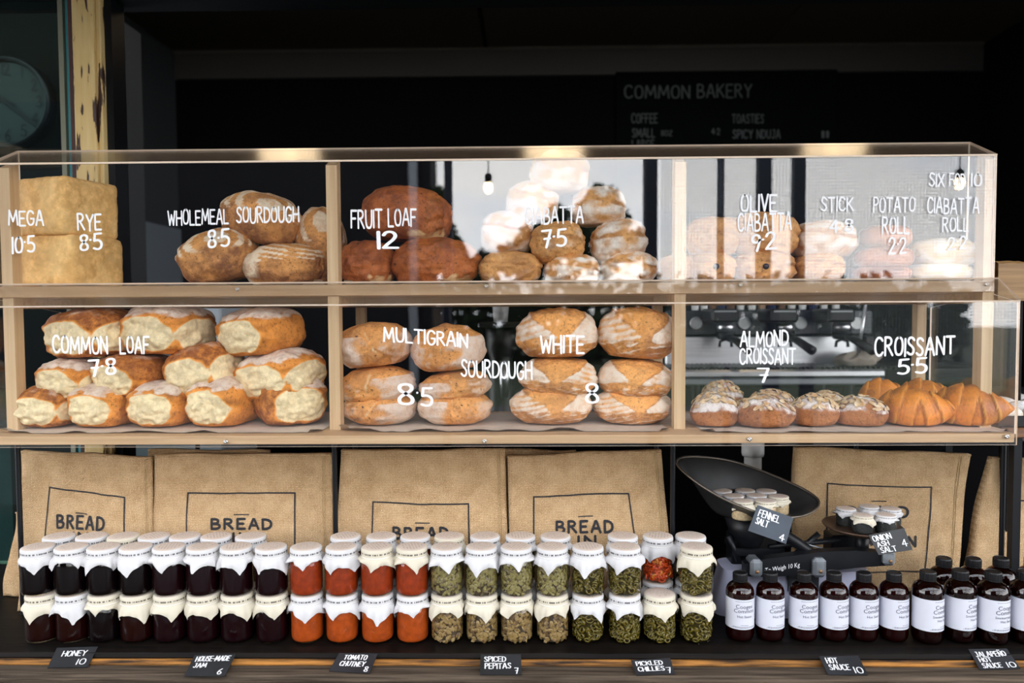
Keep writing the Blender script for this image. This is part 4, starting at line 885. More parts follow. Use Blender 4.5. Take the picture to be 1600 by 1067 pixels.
wp = thing('waste_pipe', 'white plastic waste pipe behind the scale pan', 'pipe', (at(1176, 750, 1.95).x, 1.95, .5)); wo = wp.location.copy(); s_ = 1.95 / FPX
zq = lambda py: at(1176, py, 1.95).z - wo.z
G().lathe([(13 * s_, 0), (13 * s_, zq(712))], 20).build('pipe', pmat('white_pvc', (.55, .55, .53), .4), wp, True)
G().lathe([(16 * s_, zq(712)), (17 * s_, zq(708)), (17 * s_, zq(690))], 20).build('collar', pmat('white_pvc', (.55, .55, .53), .4), wp, True)
# ------------------------------------------------------------------ beyond the case end: live-edge board, pastry tray
lb = at(1575, 470, 1.66)
def live(u, v):
    x = .34 * u; top = at(1575, 407, 1.66).z - lb.z; w = .006 * noise.noise((x * 28, 3, 1)) + .004 * noise.noise((x * 70, 8, 1))
    k = v * 4; prof = [(0, 0), (0, top + w - .006), (.012, top + w), (.03, top + w - .004), (.03, 0)]; q = prof[min(4, int(k + .5))]
    return Vector((x, q[0], q[1]))
g = G().grid(live, 90, 4)
o = g.build('live_edge_board', wood('honey_timber', (.42, .25, .10), (.22, .115, .04)), None); o.location = (at(1556, 470, 1.66).x + .004, 1.66, lb.z); tag(o, 'honey-coloured board with a wavy bark edge beyond the case end', 'board')
g = G().box(0, .03, 0, .03, ZL, lb.z, .002); br = g.build('board_post', M['darkwood'], None); br.location = (XR + .16, 1.665, 0); tag(br, 'dark upright post carrying the wavy-edged board', 'post')
ty = 1.60; tz = at(1580, 655, ty).z
tr = thing('pastry_tray', 'black tray of white sugared pastries beyond the case end', 'tray', (XR + .185, ty, tz))
G().box(-.15, .15, -.10, .14, 0, .004).build('tray_base', M['black_plastic'], tr)
for a in ((-.15, .15, -.104, -.098), (-.15, .15, .138, .144)): G().box(*a, 0, .022, .001).build('tray_side', M['black_plastic'], tr)
for a in ((-.154, -.148, -.104, .144), (.148, .154, -.104, .144)): G().box(*a, 0, .022, .001).build('tray_side', M['black_plastic'], tr)
sh = thing('side_table', 'small dark table holding the black pastry tray', 'table', (XR + .20, ty, ZL)); G().box(-.16, .2, -.12, .16, tz - ZL - .02, tz - ZL - .0005, .002).build('table_top', wood('brown_shelf', (.2, .09, .035), (.1, .045, .02)), sh)
for x in (-.13, .18):
    for y in (-.1, .14): G().box(x - .008, x + .008, y - .008, y + .008, 0, tz - ZL - .02).build('leg', M['rod'], sh)
k = 0
for r_, yy in enumerate((-.06, .0, .06, .11)):
    for c_ in range(4):
        me = croissant_mesh('sugared_pastry', .066, .05, .036, 50 + k, True, 24, 14); me.materials.append(MATS.get('b_sugar') or MATS.setdefault('b_sugar', bread_mat('sugared_crust', (.75, .68, .58), (.5, .36, .22), flour=(.92, .92, .92))))
        o = inst('sugared_pastry', me); o.location = tr.location + Vector((-.112 + c_ * .073, yy, .005)); o.rotation_euler.z = R(random.uniform(-20, 20)); k += 1
        tag(o, f'white sugared pastry, {ordn[c_]} from the case in {("front", "second", "third", "rear")[r_]} row of the tray', 'pastry', 'pastries on the black tray')

# ------------------------------------------------------------------ hessian bags
hm = bpy.data.materials.new('hessian'); hm.use_nodes = True; t = hm.node_tree; b = _bsdf(hm); N = t.nodes.new; Lk = t.links.new
c = N('ShaderNodeTexCoord'); a1 = N('ShaderNodeTexWave'); a1.bands_direction = 'X'; a1.inputs['Scale'].default_value = 92; a1.inputs['Distortion'].default_value = 3; a1.inputs['Detail'].default_value = 2; a1.inputs['Detail Scale'].default_value = 4
a2 = N('ShaderNodeTexWave'); a2.bands_direction = 'Z'; a2.inputs['Scale'].default_value = 92; a2.inputs['Distortion'].default_value = 3; a2.inputs['Detail'].default_value = 2; a2.inputs['Detail Scale'].default_value = 4
n = N('ShaderNodeTexNoise'); n.inputs['Scale'].default_value = 30; n.inputs['Detail'].default_value = 6
for q in (a1, a2, n): Lk(c.outputs['Object'], q.inputs['Vector'])
mxm = N('ShaderNodeMath'); mxm.operation = 'MULTIPLY'; Lk(a1.outputs['Fac'], mxm.inputs[0]); Lk(a2.outputs['Fac'], mxm.inputs[1])
ma_ = N('ShaderNodeMath'); ma_.operation = 'MULTIPLY_ADD'; Lk(n.outputs['Fac'], ma_.inputs[0]); ma_.inputs[1].default_value = .7; Lk(mxm.outputs[0], ma_.inputs[2])
r = N('ShaderNodeValToRGB'); r.color_ramp.elements[0].position = .28; r.color_ramp.elements[0].color = (.42, .26, .125, 1); r.color_ramp.elements[1].position = .95; r.color_ramp.elements[1].color = (.78, .56, .335, 1)
Lk(ma_.outputs[0], r.inputs[0]); Lk(r.outputs[0], b.inputs['Base Color']); b.inputs['Roughness'].default_value = .9; b.inputs['Specular IOR Level'].default_value = .15
bp = N('ShaderNodeBump'); bp.inputs['Strength'].default_value = .8; bp.inputs['Distance'].default_value = .002; Lk(mxm.outputs[0], bp.inputs['Height']); Lk(bp.outputs[0], b.inputs['Normal'])
M['hessian'] = hm; M['thread'] = pmat('seam_thread', (.42, .29, .14), .9)
def bag(label, TL, TR, BR, BL, frame, lines, seed, yb=1.545, yt=1.60, th=.026, seam=.955):
    P00 = onz(BL[0], BL[1], ZL); P10 = onz(BR[0], BR[1], ZL)
    P00 = at(BL[0], BL[1], yb); P10 = at(BR[0], BR[1], yb); P01 = at(TL[0], TL[1], yt); P11 = at(TR[0], TR[1], yt)
    P00.z = P10.z = ZL + .001
    O = (P00 + P10) / 2
    def Sf(u, v, off=0.0):
        p = P00.lerp(P10, u).lerp(P01.lerp(P11, u), v)
        bul = .011 * math.sin(math.pi * min(1, max(0, u))) * math.sin(math.pi * min(1, max(0, v * .9 + .05))) + .013 * noise.noise((u * 2.3 + seed, v * 2.0, 0)) + .005 * noise.noise((u * 5 + seed, v * 3, 3)) + .0035 * noise.noise((u * 11 + seed + v * 3, v * 2.5, 6))
        return Vector((p.x, p.y - bul - off, p.z + .003 * noise.noise((u * 3 + seed, 9, 0)) * v)) - O
    t = thing('hessian_bag', label, 'bag', O, group='hessian bags under the case')
    g = G(); nu, nv = 36, 28; fr = [Sf(i / nu, j / nv) for j in range(nv + 1) for i in range(nu + 1)]
    bk = [Sf(i / nu, j / nv) + Vector((0, th * (.25 + .75 * (1 - j / nv)) + .008, 0)) for j in range(nv + 1) for i in range(nu + 1)]
    w = nu + 1; F = [(j * w + i, j * w + i + 1, (j + 1) * w + i + 1, (j + 1) * w + i) for j in range(nv) for i in range(nu)]; m_ = len(fr)
    F += [tuple(m_ + k for k in reversed(f)) for f in F[:]]
    for j in range(nv): F += [(j * w, (j + 1) * w, m_ + (j + 1) * w, m_ + j * w), (j * w + nu, m_ + j * w + nu, m_ + (j + 1) * w + nu, (j + 1) * w + nu)]
    for i in range(nu): F += [(i, m_ + i, m_ + i + 1, i + 1), (nv * w + i, nv * w + i + 1, m_ + nv * w + i + 1, m_ + nv * w + i)]
    mesh('body', fr + bk, F, hm, t, True)
    g = G()
    for us in ((seam, seam + .012) if seam else ()): g.tube([Sf(us, k / 30, .0006) for k in range(31)], .0009, 5)
    if seam: g.build('seam', M['thread'], t, True, kind='stuff')
    g = G(); g.tube([Sf(k / 40, .992, .0005) for k in range(41)], .0022, 6); g.build('hem', hm, t, True)
    if frame:
        def uv(px, py):
            u, v = .5, .6
            for _ in range(12):
                f = lambda a_, b_: proj(Sf(a_, b_) + O); x, y = f(u, v); e = 1e-3
                xu, yu = f(u + e, v); xv, yv = f(u, v + e); a_, b_, c_, d_ = (xu - x) / e, (xv - x) / e, (yu - y) / e, (yv - y) / e
                det = a_ * d_ - b_ * c_; dx, dy = px - x, py - y; u += (d_ * dx - b_ * dy) / det; v += (a_ * dy - c_ * dx) / det
            return u, v
        cr = [uv(*q) for q in frame]; W_ = (P10 - P00).length; H_ = (P01 - P00).length
        to = lambda x, y: Sf(x / W_, y / H_, .0009)
        path = [cr[3], cr[0], cr[1], cr[2], cr[3]]; path = [(a_ * W_, b_ * H_) for a_, b_ in path]
        g = G()
        for a_, b_ in zip(path, path[1:]): ribbons(g, [[a_, b_]], .0032, to, sub=.012)
        g.build('printed_frame', M['black_ink'], t)
        for tx, x0, y0, x1, y1, sk in lines:
            bl = uv(x0, y1); br_ = uv(x1, y1 + sk); tl = uv(x0, y0)
            A = Vector((bl[0] * W_, bl[1] * H_)); B = Vector((br_[0] * W_, br_[1] * H_)); Cc = Vector((tl[0] * W_, tl[1] * H_)); g = G()
            if tx == '_': ribbons(g, [[tuple(A), tuple(B)]], .0024, to, sub=.01); g.build('printed_bar', M['black_ink'], t); continue
            ls = []; x = 0                                # geometric capitals, wider than the hand lettering
            for ch in tx:
                gl = glyph(ch); w0 = max(p[0] for l in gl for p in l); kx = 1.45 if ch != 'I' else 1
                ls += [[(x + p[0] * kx, p[1]) for p in l] for l in gl]; x += w0 * kx + 2.6
            x -= 2.6; ux = (B - A) / x; uy = (Cc - A) / 6; k_ = uy.length
            ls = [[tuple(A + ux * p[0] + uy * p[1]) for p in l] for l in ls]
            ribbons(g, ls, .0054, to, sub=.006); g.build('printed_lettering', M['black_ink'], t)
bag('hessian bag with skewed print at the outer end of the row', (33, 704), (235, 715), (241, 985), (28, 985), [(78, 761), (195, 777), (199, 925), (64, 915)], [('_', 119, 803, 136, 801, 2), ('BREAD', 90, 805, 162, 824, 4), ('IN', 115, 832, 137, 848, 1)], 1)
bag('widest hessian bag, frame printed square, behind the jam jars', (241, 711), (517, 708), (520, 985), (239, 985), [(294, 770), (461, 770), (461, 930), (293, 930)], [('_', 366, 803, 389, 804, 0), ('BREAD', 331, 811, 424, 826, 0), ('IN', 365, 833, 392, 849, 0)], 2)
bag('hessian bag with low-set print behind the tomato chutney', (533, 703), (789, 702), (796, 985), (520, 985), [(583, 784), (732, 787), (735, 930), (578, 930)], [('_', 649, 816, 671, 817, 0), ('BREAD', 615, 824, 700, 841, 0), ('IN', 645, 848, 670, 864, 0)], 3)
bag('hessian bag leaning over beside the scale, print fully readable', (793, 712), (1033, 703), (1056, 985), (799, 985), [(834, 776), (982, 771), (1003, 920), (834, 926)], [('_', 904, 807, 926, 807, -1), ('BREAD', 870, 815, 957, 832, -1), ('IN', 904, 838, 930, 853, -1)], 4)
bag('hessian bag behind the scale with a tall printed frame', (1242, 699), (1515, 709), (1493, 985), (1240, 985), [(1293, 755), (1455, 761), (1444, 893), (1289, 893)], [('_', 1362, 783, 1384, 783, 0), ('BREAD', 1326, 792, 1418, 808, 0), ('IN', 1360, 816, 1386, 831, 0), ('COMMON', 1314, 838, 1430, 853, 0)], 5, yb=1.66, yt=1.69, th=.02, seam=.94)
bag('hessian bag cut off by the picture edge behind the hot sauce', (1548, 714), (1760, 720), (1740, 985), (1503, 985), [(1591, 782), (1720, 786), (1700, 930), (1566, 930)], [], 6, yb=1.66, yt=1.69, seam=None, th=.02)
bag('hessian bag sliver showing past the outermost steel leg', (25, 800), (150, 800), (150, 960), (6, 960), None, [], 7, yb=1.63, yt=1.66, seam=None, th=.015)
bag('plain hessian bag top peeking behind the widest bag', (232, 702), (420, 704), (430, 985), (230, 985), None, [], 8, yb=1.64, yt=1.665, seam=None, th=.015)
bag('plain hessian bag top peeking between the chutney and pepita bags', (735, 701), (900, 704), (900, 985), (735, 985), None, [], 9, yb=1.64, yt=1.665, seam=None, th=.015)

# ------------------------------------------------------------------ preserve jars
def cap_mat(name, col, ink):
    m = bpy.data.materials.new(name); m.use_nodes = True; t = m.node_tree; b = _bsdf(m); N = t.nodes.new; L = t.links.new
    c = N('ShaderNodeTexCoord'); sp = N('ShaderNodeSeparateXYZ'); L(c.outputs['Object'], sp.inputs[0])
    def mt(op, x, y=None):
        n = N('ShaderNodeMath'); n.operation = op
        for i, v in enumerate((x, y)):
            if v is None: continue
            if isinstance(v, (int, float)): n.inputs[i].default_value = v
            else: L(v, n.inputs[i])
        return n.outputs[0]
    x, y, z = sp.outputs; ang = mt('ARCTAN2', y, x)
    # small print round the rim and in lines across the lid
    n1 = N('ShaderNodeTexNoise'); n1.noise_dimensions = '1D'; n1.inputs['Scale'].default_value = 9; n1.inputs['Detail'].default_value = 1; L(ang, n1.inputs['W'])
    rim = mt('MULTIPLY', mt('LESS_THAN', mt('ABSOLUTE', mt('SUBTRACT', z, .0822)), .0016), mt('GREATER_THAN', n1.outputs['Fac'], .47))
    n2 = N('ShaderNodeTexNoise'); n2.inputs['Scale'].default_value = 420; n2.inputs['Detail'].default_value = 1
    mp_ = N('ShaderNodeMapping'); mp_.inputs['Scale'].default_value = (1, .35, 0); L(c.outputs['Object'], mp_.inputs[0]); L(mp_.outputs[0], n2.inputs['Vector'])
    rad = mt('SQRT', mt('ADD', mt('MULTIPLY', x, x), mt('MULTIPLY', y, y)))
    top = mt('MULTIPLY', mt('MULTIPLY', mt('GREATER_THAN', z, .0905), mt('LESS_THAN', rad, .021)), mt('MULTIPLY', mt('GREATER_THAN', mt('SINE', mt('MULTIPLY', y, 1050)), .1), mt('GREATER_THAN', n2.outputs['Fac'], .5)))
    tp = N('ShaderNodeMix'); tp.data_type = 'RGBA'; mx = N('ShaderNodeMix'); mx.data_type = 'RGBA'; L(mt('MULTIPLY', top, .55), mx.inputs[0]); L(mt('GREATER_THAN', z, .0905), tp.inputs[0]); tp.inputs[6].default_value = (*col, 1); tp.inputs[7].default_value = (.64, .54, .46, 1); L(tp.outputs[2], mx.inputs[6]); mx.inputs[7].default_value = (.34, .2, .16, 1)
    m2 = N('ShaderNodeMix'); m2.data_type = 'RGBA'; L(mt('MULTIPLY', rim, .85), m2.inputs[0]); L(mx.outputs[2], m2.inputs[6]); m2.inputs[7].default_value = (*ink, 1)
    L(m2.outputs[2], b.inputs['Base Color']); b.inputs['Roughness'].default_value = .85; b.inputs['Specular IOR Level'].default_value = .2
    nn = N('ShaderNodeTexNoise'); nn.inputs['Scale'].default_value = 90; bp = N('ShaderNodeBump'); bp.inputs['Strength'].default_value = .35; bp.inputs['Distance'].default_value = .002
    L(c.outputs['Object'], nn.inputs['Vector']); L(nn.outputs['Fac'], bp.inputs['Height']); L(bp.outputs[0], b.inputs['Normal']); return m
CW, CC = cap_mat('white_cap_paper', (.60, .59, .595), (.05, .05, .05)), cap_mat('cream_cap_paper', (.61, .56, .45), (.06, .05, .04))
JH = .0915
def cap_mesh(seed, k=1.0, half=.050):
    rnd = random.Random(seed); half = rnd.uniform(.050, .057); ph = rnd.uniform(0, 1.57); seg = 72; V = []; F = []; ss = 7
    ox, oy = rnd.uniform(-.008, .008), rnd.uniform(-.008, .008)
    prof = [(.0004, JH), (.014, JH), (.0265, JH - .0003), (.0298, JH - .0016), (.0308, JH - .0045), (.0306, JH - .012), (.0297, JH - .0165)]
    rows = len(prof) + ss
    for j in range(rows):
        for i in range(seg):
            a = 2 * math.pi * i / seg
            if j < len(prof):
                r, z = prof[j]; r *= 1 + (.012 * noise.noise((math.cos(a) * 5, math.sin(a) * 5, seed + j * .4)) if j > 2 else 0)
            else:
                q = (j - len(prof) + 1) / ss; b_ = a - ph
                ln = half / max(abs(math.cos(b_)), abs(math.sin(b_))) - .0305 - .010 + ox * math.cos(a) + oy * math.sin(a); ln = max(.007, ln * .92)
                ruf = .0022 * math.sin(a * 7 + seed + 2 * noise.noise((a, seed, 2))) + .0055 * noise.noise((math.cos(a) * 4, math.sin(a) * 4, seed))
                flare = (.0030 + .006 * max(0, noise.noise((math.cos(a) * 1.6, math.sin(a) * 1.6, seed + 9))) + ruf)
                r = .0298 + (flare + .0022) * q ** .7 + .0022 * math.sin(3.14 * q); z = JH - .0165 - ln * q * (1 - .10 * abs(noise.noise((a * 2, seed, 1))))
            V.append((r * math.cos(a) * k, r * math.sin(a) * k, z * k))
    F = [(j * seg + (i + 1) % seg, j * seg + i, (j + 1) * seg + i, (j + 1) * seg + (i + 1) % seg) for j in range(rows - 1) for i in range(seg)] + [tuple(range(seg))]
    me = bpy.data.meshes.new('paper_cap'); me.from_pydata(V, [], F); me.polygons.foreach_set('use_smooth', [True] * len(F)); me.update(); return me
CAPS = [cap_mesh(i * 3.3 + 1) for i in range(9)]
CAPW, CAPC = [], []
for cme in CAPS:
    a_ = cme.copy(); a_.materials.append(CW); CAPW.append(a_); b_ = cme.copy(); b_.materials.append(CC); CAPC.append(b_)
def inside(g, r):
    for v in g.v:
        q = math.hypot(v.x, v.y)
        if q > r: v.x *= r / q; v.y *= r / q
    return g
def sub(name, g, mat, smooth=True):
    me = bpy.data.meshes.new(name); me.from_pydata([tuple(p) for p in g.v], [], g.f); me.materials.append(mat) if mat else None; me.polygons.foreach_set('use_smooth', [smooth] * len(g.f)); me.update(); return me
GLASS = sub('glass', G().lathe([(.0265, .0002), (.0298, .002), (.0315, .006), (.0318, .012), (.0318, .058), (.0305, .066), (.0272, .0705), (.0272, .078)], 40, cap1=False), M['jarglass'])
STR = G(); STR.tube([(.0304 * math.cos(a * math.pi / 12), .0304 * math.sin(a * math.pi / 12), JH - .0165) for a in range(25)], .0008, 5, False); STRING = sub('string', STR, pmat('white_band', (.78, .76, .72), .7))
CP = [(.0255, .0022), (.0285, .004), (.0302, .008), (.0305, .013), (.0305, .057), (.0292, .064), (.0262, .068)]
def filler(name, mat): return sub('contents', G().lathe(CP, 32), mat)
JAM = filler('jam', pmat('dark_jam', (.0025, .0008, .0012), .5, spec=.0)); HONEY = filler('honey', pmat('dark_honey', (.010, .0014, .001), .5, spec=.0)); PLUM = filler('plum', pmat('plum_jam', (.007, .001, .002), .5, spec=.0))
TOM = filler('tom', pmat('tomato_relish', (.27, .03, .004), .6, spec=.1, nscale=90, namt=.35, bump=.2)); TOM2 = filler('tom2', pmat('orange_relish', (.36, .055, .005), .6, spec=.1, nscale=90, namt=.3, bump=.2))
def island_mat(name, cols, rough=.45):
    m = bpy.data.materials.new(name); m.use_nodes = True; t = m.node_tree; g = t.nodes.new('ShaderNodeNewGeometry'); r = t.nodes.new('ShaderNodeValToRGB'); r.color_ramp.interpolation = 'CONSTANT'
    e = r.color_ramp.elements; e[0].color = (*cols[0], 1)
    for i, c in enumerate(cols[1:]): k = (e[1] if i == 0 else e.new(0)); k.position = (i + 1) / len(cols); k.color = (*c, 1)
    t.links.new(g.outputs['Random Per Island'], r.inputs[0]); t.links.new(r.outputs[0], _bsdf(m).inputs['Base Color']); _bsdf(m).inputs['Roughness'].default_value = rough; return m
def seeds_mesh(seed):
    rnd = random.Random(seed); g = G()
    for _ in range(560):
        a = rnd.uniform(0, 6.283); z = rnd.uniform(.005, .0665); r0 = .0288 - (.0035 if z < .008 or z > .060 else 0); c = Vector((r0 * math.cos(a), r0 * math.sin(a), z)); n = Vector((math.cos(a), math.sin(a), 0))
        q = n.to_track_quat('Z', 'Y').to_matrix() @ Matrix.Rotation(rnd.uniform(0, 6.3), 3, 'Z') @ Matrix.Rotation(rnd.uniform(-.6, .6), 3, 'X') @ Matrix.Rotation(rnd.uniform(-.6, .6), 3, 'Y')
        L_, W_ = rnd.uniform(.0050, .0070), rnd.uniform(.0026, .0036)
        V = [(-L_, 0, 0), (-L_ * .45, -W_, 0), (L_ * .35, -W_ * .95, 0), (L_, 0, 0), (L_ * .35, W_ * .95, 0), (-L_ * .45, W_, 0), (0, 0, .0013), (0, 0, -.0013)]
        F = [(i, (i + 1) % 6, 6) for i in range(6)] + [((i + 1) % 6, i, 7) for i in range(6)]
        g.add([c + q @ Vector(v) for v in V], F)
    return g
PEP = [sub('seeds', inside(seeds_mesh(i), .0306), island_mat(f'pepita_{i}', cl), False) for i, cl in enumerate(([(.20, .16, .05), (.13, .12, .03), (.26, .19, .08), (.10, .07, .03), (.32, .26, .12)], [(.24, .15, .05), (.15, .10, .03), (.30, .2, .09), (.11, .06, .025), (.38, .28, .14)]))]
PBASE = sub('contents', G().lathe([(r * .88, z) for r, z in CP], 24), pmat('seed_dark', (.05, .03, .012), .7))
def chilli_mesh(seed):
    rnd = random.Random(seed); g = G()
    for _ in range(230):
        a = rnd.uniform(0, 6.283); z = rnd.uniform(.007, .064); r0 = rnd.uniform(.0225, .0278); c = Vector((r0 * math.cos(a), r0 * math.sin(a), z)); n = Vector((math.cos(a), math.sin(a), 0))
        q = n.to_track_quat('Z', 'Y').to_matrix() @ Matrix.Rotation(rnd.uniform(-1, 1), 3, 'X') @ Matrix.Rotation(rnd.uniform(-1, 1), 3, 'Y')
        if rnd.random() < .55:
            R0, r1 = rnd.uniform(.0042, .0070), rnd.uniform(.0013, .0022); V = []; F = []
            for i in range(9):
                for j in range(5):
                    A, B = i * 6.283 / 9, j * 6.283 / 5; V.append(c + q @ Vector(((R0 + r1 * math.cos(B)) * math.cos(A), (R0 + r1 * math.cos(B)) * math.sin(A) * .8, r1 * 1.5 * math.sin(B))))
            for i in range(9):
                for j in range(5): F.append((i * 5 + j, ((i + 1) % 9) * 5 + j, ((i + 1) % 9) * 5 + (j + 1) % 5, i * 5 + (j + 1) % 5))
            g.add(V, F)
        else: g.sphere(c, (rnd.uniform(.002, .004), rnd.uniform(.002, .004), rnd.uniform(.002, .004)), 7, 5)
    return g
GRN = [(.10, .072, .006), (.20, .145, .02), (.055, .04, .005), (.30, .22, .05), (.12, .082, .010), (.07, .05, .005)]
CHI = [sub('chilli_slices', inside(chilli_mesh(3), .0306), island_mat('green_chilli', GRN, .25)), sub('chilli_slices', inside(chilli_mesh(4), .0306), island_mat('mixed_chilli', GRN + [(.22, .16, .03), (.45, .012, .006), (.13, .09, .012), (.32, .25, .06)], .25)), sub('chilli_slices', inside(chilli_mesh(5), .0306), island_mat('red_chilli', [(.60, .06, .008), (.66, .12, .01), (.5, .03, .006), (.7, .2, .02), (.3, .2, .03)], .25))]
CBASE = [sub('contents', G().lathe([(r * .76, z) for r, z in CP], 24), pmat('chilli_brine', (.03, .022, .003), .4, spec=.15)), None, sub('contents', G().lathe([(r * .76, z) for r, z in CP], 24), pmat('red_brine', (.35, .05, .008), .4))]
CBASE[1] = CBASE[0]
JN = [0]
def jar(kind, X, Y, Z, label, group, cream=False, rz=None):
    JN[0] += 1; k = JN[0]; rnd = random.Random(k * 17)
    t = thing('preserve_jar', label, 'jar', (X, Y, Z), (0, 0, rnd.uniform(0, 6.28) if rz is None else rz), group)
    inst('glass', GLASS, t)
    c = inst('paper_cap', (CAPC if cream else CAPW)[k % 9], t); inst('string', STRING, c)
    if kind in ('pep0', 'pep1'): b = inst('contents', PBASE, t); inst('seeds', PEP[int(kind[3])], b, kind='stuff')
    elif kind[:3] == 'chi': i = int(kind[3]); b = inst('contents', CBASE[i], t); inst('chilli_slices', CHI[i], b, kind='stuff')
    else: inst('contents', {'jam': JAM, 'honey': HONEY, 'plum': PLUM, 'tom': TOM, 'tom2': TOM2}[kind], t)
    return t
YJ, YJ2 = 1.42, 1.489
FRONT = [61, 113, 160, 212, 265, 317.5, 370, 424.5, 479, 534, 589.5, 644, 698, 752.5, 807, 863, 918.5, 976, 1030.5, 1088]
kinds = ['jam'] * 4 + ['plum'] * 4 + ['tom'] * 4 + ['pep0'] * 4 + ['chi0'] * 4
names = [('dark honey', 4), ('dark berry jam', 4), ('red tomato chutney', 4), ('spiced pepita seed', 4), ('green pickled chilli', 4)]
xj_ = [at(px, 900, YJ).x for px in FRONT]
for i in range(1, len(xj_)): xj_[i] = max(xj_[i], xj_[i - 1] + .0642)
sh_ = xj_[-1] - at(1088, 900, YJ).x; xj_ = [x - sh_ * .5 for x in xj_]
for i, X in enumerate(xj_):
    q = i // 4; nm = names[q][0]; o_ = ordn[i % 4]
    end = 'counting from the outer steel leg' if q == 0 else 'counting from the ' + ('honey' if q == 1 else 'jam' if q == 2 else 'tomato chutney' if q == 3 else 'pepita') + ' jars'
    lowk = {0: 'honey', 1: 'plum', 2: 'tom2', 3: 'pep1', 4: 'chi1'}[q]
    jar(lowk if i != 2 else 'jam', X + (.006 if i == 0 else 0), YJ, ZL + .0005, f'{o_} {nm} jar of lower front row, {end}', f'{nm} jars', cream=(i in (2, 3, 4, 5, 6, 7, 12, 13, 14, 15, 18, 19, 0)))
    if i != 18: jar(kinds[i], X, YJ, ZL + JH + .0012, f'{o_} {nm} jar of upper front row, {end}', f'{nm} jars', cream=(i in (10, 11, 19)))
BACK = [93, 144, 193, 238, 288, 338, 392, 540, 596, 649, 702, 758, 813, 868, 973, 1028, 1079]
bk = ['jam'] * 4 + ['plum'] * 3 + ['tom'] * 3 + ['pep0'] * 4 + ['chi0', 'chi2', 'chi0']
xb_ = [at(px, 850, YJ2).x for px in BACK]
for i in range(1, len(xb_)): xb_[i] = max(xb_[i], xb_[i - 1] + .0642)
bn = {'jam': 'dark honey', 'plum': 'dark berry jam', 'tom': 'red tomato chutney', 'pep0': 'spiced pepita seed', 'chi0': 'green pickled chilli', 'chi2': 'orange-red chilli'}; cn = {}
for i, X in enumerate(xb_):
    nm = bn[bk[i]]; cn[nm] = cn.get(nm, 0) + 1
    jar('chi0' if bk[i] == 'chi2' else bk[i], X, YJ2, ZL + .0005, f'hidden lower jar carrying the {ordn[cn[nm] - 1] + " " if nm[0] != "o" else ""}{nm} jar of the upper back row', 'lower back row jars')
    lab = 'orange-red chilli jar standing higher in the back row beside the scale' if bk[i] == 'chi2' else f'{ordn[cn[nm] - 1]} {nm} jar of the upper back row, only its lid showing'
    jar(bk[i], X, YJ2, ZL + JH + .0012, lab, 'upper back row jars', cream=i in (2, 10))

# ------------------------------------------------------------------ hot sauce bottles
def bend(V, r, ang0=0): return [Vector((r * math.sin(v.x / r + ang0), -r * math.cos(v.x / r + ang0), v.y)) for v in V]
BR_ = .0268
PROF = [(.0205, .0004), (.0238, .0022), (.0260, .0065), (BR_, .013), (BR_, .0905), (.0262, .0965), (.0240, .1025), (.0200, .1075), (.0150, .1110), (.0115, .1130), (.0108, .1150), (.0108, .122)]
BGL = sub('glass', G().lathe(PROF, 40, cap1=False), M['amber'])
SAU = sub('sauce', G().lathe([(r * .93, z + .001) for r, z in PROF[:7]], 28), pmat('hot_sauce', (.085, .008, .005), .5, spec=.2)); SAU2 = sub('sauce', G().lathe([(r * .93, z + .001) for r, z in PROF[:7]], 28), pmat('smoked_sauce', (.04, .010, .005), .5, spec=.2))
def knurl(a, z): return 1 + (.035 if math.sin(a * 26) > 0 else 0) * (1 if z < .129 else 0)
CAPB = sub('screw_cap', G().lathe([(.0136, .1135), (.0136, .1165), (.0126, .1168), (.0126, .1180), (.0136, .1182), (.0136, .1275), (.0128, .1296), (.0119, .1303), (.0113, .1292)], 104, rfun=knurl), M['black_plastic'], False)
def label_meshes(lines):
    r = BR_ + .0003; g = G(); a0, a1 = -2.35, 2.35
    g.grid(lambda u, v: Vector((r * math.sin(a0 + (a1 - a0) * u), -r * math.cos(a0 + (a1 - a0) * u), .0265 + .058 * v)), 60, 2); pap = sub('label', g, M['paper'])
    g = G()
    for tx, size, z, x in lines:
        V, F = font_mesh(tx, size); g.add(bend([Vector((v.x * 1.02 + x, v.y + z, 0)) for v in V], r + .0003), F)
    rnd = random.Random(4)
    for z, w, n_ in ((.0805, .018, 1), (.0345, .0075, 1), (.0312, .023, 1), (.0296, .026, 1)):
        x = -w
        while x < w:
            l = rnd.uniform(.0012, .004); q = [Vector((x, z, 0)), Vector((min(w, x + l), z, 0)), Vector((min(w, x + l), z + .0007, 0)), Vector((x, z + .0007, 0))]; g.add(bend(q, r + .0003), [(0, 1, 2, 3)]); x += l + .0007
    return pap, sub('print', g, M['grey_ink'], False)
LA = label_meshes([('Coogee', .0108, .0675, 0), ('Common', .0108, .0590, 0), ('Hot Sauce', .0070, .0495, 0)])
LB = label_meshes([('Coogee', .0108, .0675, 0), ('Common', .0108, .0590, 0), ('Smoked Jalape\u00f1o', .0062, .0515, 0), ('Hot Sauce', .0062, .0445, 0)])
def bottle(px, py, Y, rz, L_, sauce, label, group, sc=1.0):
    X = at(px, py, Y).x; t = thing('sauce_bottle', label, 'bottle', (X, Y, ZL + .0005), (0, 0, R(rz)), group); t.scale = (sc, sc, sc)
    inst('glass', BGL, t); inst('sauce', sauce, t); inst('screw_cap', CAPB, t); p_ = inst('label', L_[0], t); inst('print', L_[1], p_)
xs_ = [(1156, 0), (1203, 20), (1255, 6), (1302.5, 24), (1349, 16), (1396, 22)]
for i, (px, rz) in enumerate(xs_): bottle(px, 950, 1.425, rz + 4, LA, SAU, f'{ordn[i]} amber hot sauce bottle in the row of six, counting from the jars', 'hot sauce bottles')
